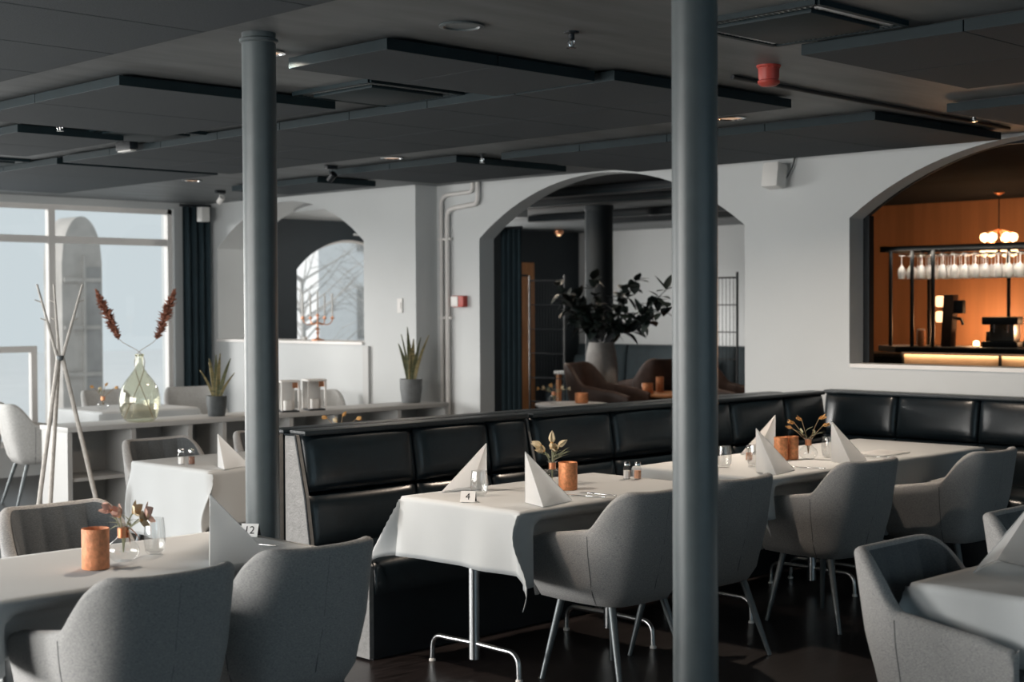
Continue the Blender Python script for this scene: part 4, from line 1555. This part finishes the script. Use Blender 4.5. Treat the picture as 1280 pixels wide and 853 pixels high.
# lounge ceiling: beams, lamps, spots
for x, lab in ((9.9, 'dark ceiling beam nearest the wide arch'), (10.8, 'second dark ceiling beam beyond the wide arch'), (12.6, 'dark ceiling beam behind the lounge column'), (13.6, 'dark ceiling beam nearest the lounge wall')):
    t = thing('ceiling_duct', lab, 'ceiling beam', (x, 10.0, ZC - .052), 0, 'dark beams under the lounge ceiling')
    y0 = .70 * x - 10.0
    MB().box(-.09, .09, y0, 2.4, -.03, .043, .006).build('casing', BLACK, t)
    MB().box(-.095, -.09, y0, 2.4, -.02, -.01).build('edge_strip', PANEL_EDGE, t, smooth=False)


def pend(x, y, drop, label, on=True, r=.07, m=None):
    t = thing('ceiling_lamp', label, 'lamp', (x, y, ZC), 0, 'small lounge lamps')
    MB().lathe([(r * .8, 0), (r, -.02), (r * .9, -.06), (r * .4, -.075), (0, -.07)], 20).build('canopy', m or COPPER_S, t)
    if drop:
        MB().tube([(0, 0, -.07), (0, 0, -drop)], .005, 6).build('cord', COPPER_S, t)
        MB().lathe([(.012, -drop + .03), (.05, -drop - .03), (.07, -drop - .14), (.066, -drop - .14), (.046, -drop - .03), (.01, -drop + .02)], 20).build('shade', COPPER_S, t)
        MB().lathe([(0, -drop - .11), (.03, -drop - .08), (.02, -drop - .03), (0, -drop - .02)], 12).build('bulb', LAMPW, t)
    else:
        MB().lathe([(r * .5, -.07), (r * .3, -.085), (0, -.088)], 14).build('bulb', LAMPW, t)


pend(14.6, 13.25, .78, 'lamp hanging on a long cord left of the lounge column')
pend(15.0, 12.05, 0, 'flat lamp at the lounge ceiling right of the column')
pend(15.2, 14.45, 0, 'flat lamp at the lounge ceiling near the dark wall')
for (x, y, lab) in ((11.0, 10.9, 'recessed lounge downlight left of the column'), (12.9, 11.0, 'recessed lounge downlight right of the column'), (10.6, 8.6, 'recessed lounge downlight nearest the arch crown')):
    downlight(x, y, lab)

# fill lamp added out of view to brighten the annex behind the left arch
t = thing('annex_pendant', 'white globe lamp of the annex behind the left arch', 'pendant lamp', (10.3, 11.7, 2.575))
MB().lathe([(.04, 0), (.04, -.02), (.01, -.03)], 16).build('canopy', WHITE_P, t)
MB().tube([(0, 0, -.03), (0, 0, -.2)], .005, 6).build('cord', WHITE_P, t)
MB().lathe([(0, -.40), (.06, -.38), (.10, -.3), (.06, -.22), (0, -.2)], 20).build('globe', mat('white_globe', (.8, .8, .8), .4, emit=(1, .95, .9), estr=3, var=.01), t)
pl = bpy.data.lights.new('annex_pendant_light', 'POINT')
pl.energy, pl.color, pl.shadow_soft_size = 45, (1, .95, .88), .12
plo = bpy.data.objects.new('annex_pendant_light', pl)
COL.objects.link(plo)
plo.location = (10.3, 11.7, 2.1)

# ------------------------------------------------------------------ bar behind the opening
t = thing('bar_counter', 'dark topped bar counter with lit pale front panels', 'bar counter', (12.3, 5.0, 0))
MB().box(-.34, .34, -2.6, 2.15, 1.165, 1.215, .006).build('worktop', PEWTER, t)
mb = MB()
mb.add([(-.34, 2.15, 1.165), (-.05, 2.5, 1.165), (.34, 2.5, 1.165), (.34, 2.15, 1.165), (-.34, 2.15, 1.215), (-.05, 2.5, 1.215), (.34, 2.5, 1.215), (.34, 2.15, 1.215)],
       [(0, 1, 2, 3), (4, 5, 6, 7), (0, 1, 5, 4), (1, 2, 6, 5), (2, 3, 7, 6), (3, 0, 4, 7)])
mb.build('chamfered_end', FRAME_W, t, smooth=False)
for k in range(5):
    a, b = 2.1 - .95 * k - .93, 2.1 - .95 * k
    MB().box(-.27, -.25, a, b, .12, 1.16, .004).build('front_panel', BEIGE_LIT, t)
    MB().box(-.29, -.25, b + .002, b + .018, .95, 1.165).build('bracket', BLACK, t, smooth=False)
MB().box(-.25, .3, -2.55, 2.1, .0, 1.06).build('carcass', BLACK, t, smooth=False)
MB().box(-.305, -.295, -2.5, 2.1, 1.158, 1.164).build('led_strip', LAMPC, t, smooth=False)
area_light('bar_led', (12.02, 5.0, 1.145), (-.15, 0, -1), 4.4, .03, 6, (1, .62, .32)).rotation_euler = (0, 0, PI / 2)
area_light('rack_led', (11.98, 6.1, 2.06), (.9, 0, -.35), 2.2, .03, 5, (1, .86, .7))  # area light added to brighten the hanging glasses from the front
# glass rack
t = thing('glass_rack', 'black hanging glass rack over the bar counter', 'rack', (12.35, 5.2, 0))
for x in (-.32, .32):
    MB().box(x - .02, x + .02, -2.6, 2.12, 2.09, 2.13, .004).build('rail', BLACK, t)
MB().box(-.34, .34, 2.08, 2.14, 2.08, 2.135, .004).build('end_rail', BLACK, t)
for k in range(24):
    y = 2.0 - .105 * k * 1.0
    MB().box(-.30, .30, y - .045, y - .038, 2.05, 2.06).build('hanger', BLACK, t, smooth=False)
for (x, y) in ((-.30, 2.05), (-.30, 1.83), (-.30, 1.62), (.30, 2.0), (.30, 1.2), (.3, -.2)):
    MB().tube([(x, y, 1.2165), (x, y, 2.09)], .018, 8).build('post', BLACK, t)
wg = MB()
wg.lathe([(0, 0), (.033, -.001), (.034, -.004), (.006, -.010), (.0035, -.02), (.0035, -.085), (.012, -.095), (.034, -.125), (.039, -.16), (.031, -.215), (.0295, -.215), (.037, -.16), (.032, -.127), (0, -.1)], 16)
wg = wg.build('wine_glass', mat('cloudy_glass', (.92, .92, .92), .2, trans=.1, var=.01))  # near-white body stands in for reflections on the hanging glass
tag(wg, 'wine glass hanging upside down in the bar rack', 'wine glass', 'wine glasses hanging in the bar rack')
first = True
ROWS = ['front row', 'second row', 'third row', 'rearmost row']
for r_ in range(4):
    for k in range(20):
        o = wg if first else wg.copy()
        if not first:
            COL.objects.link(o)
        first = False
        o['label'] = 'wine glass hanging upside down in the bar rack, ' + ROWS[r_]
        o.location = (12.12 + .145 * r_, 7.18 - .105 * k + random.uniform(-.008, .008), 2.049)
# beer tap
t = thing('beer_tap', 'dark beer tap column with two round badges on the bar', 'beer tap', (12.25, 6.78, 1.2155))
MB().box(-.05, .05, -.05, .05, 0, .47, .01).xf(Matrix(((1, 0, 0, 0), (0, 1, -.06, 0), (0, 0, 1, 0), (0, 0, 0, 1)))).build('column', mat('tap_bronze', (.10, .065, .05), .4, .5, var=.1), t)
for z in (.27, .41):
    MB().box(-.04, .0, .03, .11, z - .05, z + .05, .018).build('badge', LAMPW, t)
MB().box(-.03, .03, -.16, -.06, .3, .42, .01).build('handle', BLACK, t)
MB().tube([(0, -.05, .26), (-.02, -.14, .25), (-.02, -.16, .2)], .014, 8).build('spout', CHROME, t)
# machines and jars on the bar
t = thing('bar_machine', 'dark steel machine on the bar counter', 'machine', (12.4, 6.32, 1.2155), .2)
MB().box(-.14, .14, -.16, .16, 0, .05, .01).build('tray', BLACK, t)
MB().box(-.1, .12, -.12, .1, .05, .23, .02).build('body', STEEL, t)
MB().box(-.13, .05, -.16, .16, .2, .27, .015).build('head', BLACK, t)
for s in (-.07, .05):
    MB().tube([(-.12, s, .2), (-.13, s, .13)], .012, 8).build('nozzle', CHROME, t)
    MB().tube([(-.1, s, .17), (-.2, s, .16)], .009, 8).build('handle', BLACK, t)
for (x, y, h, r, m, lab) in ((12.5, 7.2, .14, .04, WHITE_P, 'white jar at the left end of the bar'), (12.2, 7.02, .13, .035, COPPER, 'copper tin behind the bar post'),
                             (12.55, 6.52, .12, .045, PEWTER, 'grey canister on the bar left of the machine'), (12.3, 5.95, .05, .13, PEWTER, 'dark bowl on the bar right of the machine')):
    t = thing('bar_jar', lab, 'jar', (x, y, 1.2155), 0)
    MB().lathe([(r * .9, 0), (r, .01), (r, h * .85), (r * .9, h)], 20).build('body', m, t)
    MB().lathe([(r * .92, h), (r * .92, h + .012), (r * .2, h + .018), (0, h + .018)], 20).build('lid', m, t)
# pendant cluster and wall lights
t = thing('bar_pendant', 'glowing cluster pendant above the bar', 'pendant lamp', (13.3, 6.83, ZC))
MB().lathe([(.05, 0), (.05, -.02), (.01, -.04)], 16).build('canopy', COPPER_S, t)
MB().tube([(0, 0, -.04), (0, 0, -.36)], .006, 6).build('cord', BLACK, t)
for i in range(6):
    a = 2 * PI * i / 6
    for z in (-.44, -.58):
        MB().lathe([(0, -.05), (.035, -.03), (.045, 0), (.035, .03), (0, .045)], 12, (.13 * math.cos(a), .13 * math.sin(a), z)).build('globe', LAMP_BAR, t)
        MB().tube([(0, 0, -.36), (.13 * math.cos(a), .13 * math.sin(a), z + .04)], .004, 5).build('arm', COPPER_S, t)


def point(name, loc, e, c, r=.1):
    d = bpy.data.lights.new(name, 'POINT')
    d.energy, d.color, d.shadow_soft_size = e, c, r
    o = bpy.data.objects.new(name, d)
    COL.objects.link(o)
    o.location = loc


WARM = (1, .58, .30)
point('bar_pendant_light', (13.3, 6.83, 2.16), 9, WARM, .15)
point('bar_wall_light', (13.75, 5.6, 1.35), 27, WARM, .1)
point('bar_wall_light', (13.75, 7.3, 1.35), 22, WARM, .1)
for (x, y, zz) in ((13.75, 5.6, 1.3), (13.75, 7.3, 1.3)):
    pass
t = thing('back_bar', 'dark back bar cabinet along the copper coloured wall', 'cabinet', (13.9, 5.0, 0))
MB().box(-.28, .28, -3.0, 3.8, 0, 1.05).build('carcass', BLACK, t, smooth=False)
MB().box(-.3, .29, -3.0, 3.8, 1.05, 1.09, .005).build('worktop', PEWTER, t)
for k in range(8):
    a = -3.0 + 6.8 * k / 8
    dd = MB().box(-.3, -.281, a + .01, a + .84, .08, 1.03).build('door', BLACK, t, smooth=False)
    MB().tube([(-.31, a + .06, .7), (-.31, a + .06, .9)], .006, 6).build('handle', STEEL, dd)
for y, lab in ((5.6, 'small bar lamp behind the machine'), (7.3, 'small bar lamp behind the rack posts')):
    t = thing('bar_lamp', lab, 'lamp', (13.75, y, 1.091), 0, 'small lamps on the back bar')
    MB().lathe([(.05, 0), (.05, .01), (.01, .02), (.01, .08)], 16).build('base', BLACK, t)
    MB().lathe([(.012, .075), (.03, .09), (.03, .13), (.012, .14), (0, .14)], 14).build('bulb', LAMP_BAR, t)
sbox('ceiling_bar', mat('matt_black_paint', (.012, .014, .017), .95, var=.1, spec=.1), 9.06, 14.2, 1.0, 8.95, 2.672, 2.679)

# ------------------------------------------------------------------ outside
struct(MB().box(-30, 45, 15.2, 60, -.4, -.3).build('ground', GROUND, smooth=False))
struct(MB().box(-30, 45, -30, -3.3, -.4, -.3).build('ground_end', GROUND, smooth=False))
t = thing('arched_bay', 'pale arched stone bay with a tall window, outside the street windows', 'building', (9.75, 18.0, -.3))
aw = .29
arcp = [(-aw, 0)] + [(-aw + 2 * aw * i / 24, 2.5 + math.sqrt(max(0, 1 - ((-aw + 2 * aw * i / 24) / aw) ** 2)) * .62) for i in range(25)] + [(aw, 0)]
k = len(arcp)
mb = MB()
mb.add([(x, 0, z) for x, z in arcp] + [(x, .5, z) for x, z in arcp], [(i, (i + 1) % k, k + (i + 1) % k, k + i) for i in range(k)] + [tuple(range(k)), tuple(range(k, 2 * k))[::-1]])
mb.build('stone_body', PALE_STONE, t, smooth=False)
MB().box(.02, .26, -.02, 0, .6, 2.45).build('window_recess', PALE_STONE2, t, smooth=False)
for z in (1.0, 1.62, 2.25):
    MB().box(-.27, .27, -.035, 0, z, z + .05).build('ledge', PALE_STONE, t, smooth=False)
MB().box(.0, .03, -.05, 0, .3, 2.6).build('jamb', PALE_STONE, t, smooth=False)


def bare_bush(x, y, h, label, seed):
    t = thing('bare_tree', label, 'tree', (x, y, -.3), 0, 'bare trees outside')
    rnd = random.Random(seed)
    MB().tube([(0, 0, 0), (.03, 0, h * .4), (0, .02, h * .75)], [.06, .045, .02], 8).build('trunk', TWIG, t)
    mb = MB()
    for i in range(26):
        a, z0 = rnd.uniform(0, 6.28), rnd.uniform(.25, .75) * h
        l = rnd.uniform(.4, 1.1) * h * .45
        p = [Vector((0, 0, z0)), Vector((math.cos(a) * l * .5, math.sin(a) * l * .5, z0 + l * .3)), Vector((math.cos(a) * l, math.sin(a) * l, z0 + l * .75))]
        mb.tube(p, [.02, .012, .004], 4)
        for q in range(3):
            b = a + rnd.uniform(-1, 1)
            c = p[1].lerp(p[2], rnd.random())
            mb.tube([c, c + Vector((math.cos(b), math.sin(b), rnd.uniform(.1, .8))) * l * .4], [.008, .003], 4)
    o = mb.build('twigs', TWIG, t)
    o['kind'] = 'stuff'


bare_bush(15.2, 20.5, 3.2, 'bare tree outside the arched lounge window, left one', 1)
bare_bush(21.0, 25.0, 3.4, 'bare tree outside the arched lounge window, right one', 2)
t = thing('neighbour_house', 'pale house beyond the arched lounge window', 'building', (29, 32, -.3))
MB().box(-7, 7, -3, 3, 0, 5.2).build('wall', mat('white_render', (.8, .8, .8), .8, var=.03), t, smooth=False)
for i in range(5):
    for z in (1.1, 3.3):
        w_ = MB().box(-5.8 + 2.6 * i, -4.8 + 2.6 * i, -3.06, -2.98, z, z + 1.3).build('window', PALE_STONE2, t, smooth=False)
        MB().box(-5.7 + 2.6 * i, -4.9 + 2.6 * i, -3.08, -3.05, z + .1, z + 1.2).build('pane', TWIG, w_, smooth=False)
mb = MB()
mb.add([(-7.3, -3.3, 5.2), (7.3, -3.3, 5.2), (7.3, 3.3, 5.2), (-7.3, 3.3, 5.2), (-7.3, 0, 7), (7.3, 0, 7)], [(0, 1, 5, 4), (2, 3, 4, 5), (0, 4, 3), (1, 2, 5), (0, 3, 2, 1)])
mb.build('roof', PALE_STONE, t, smooth=False)
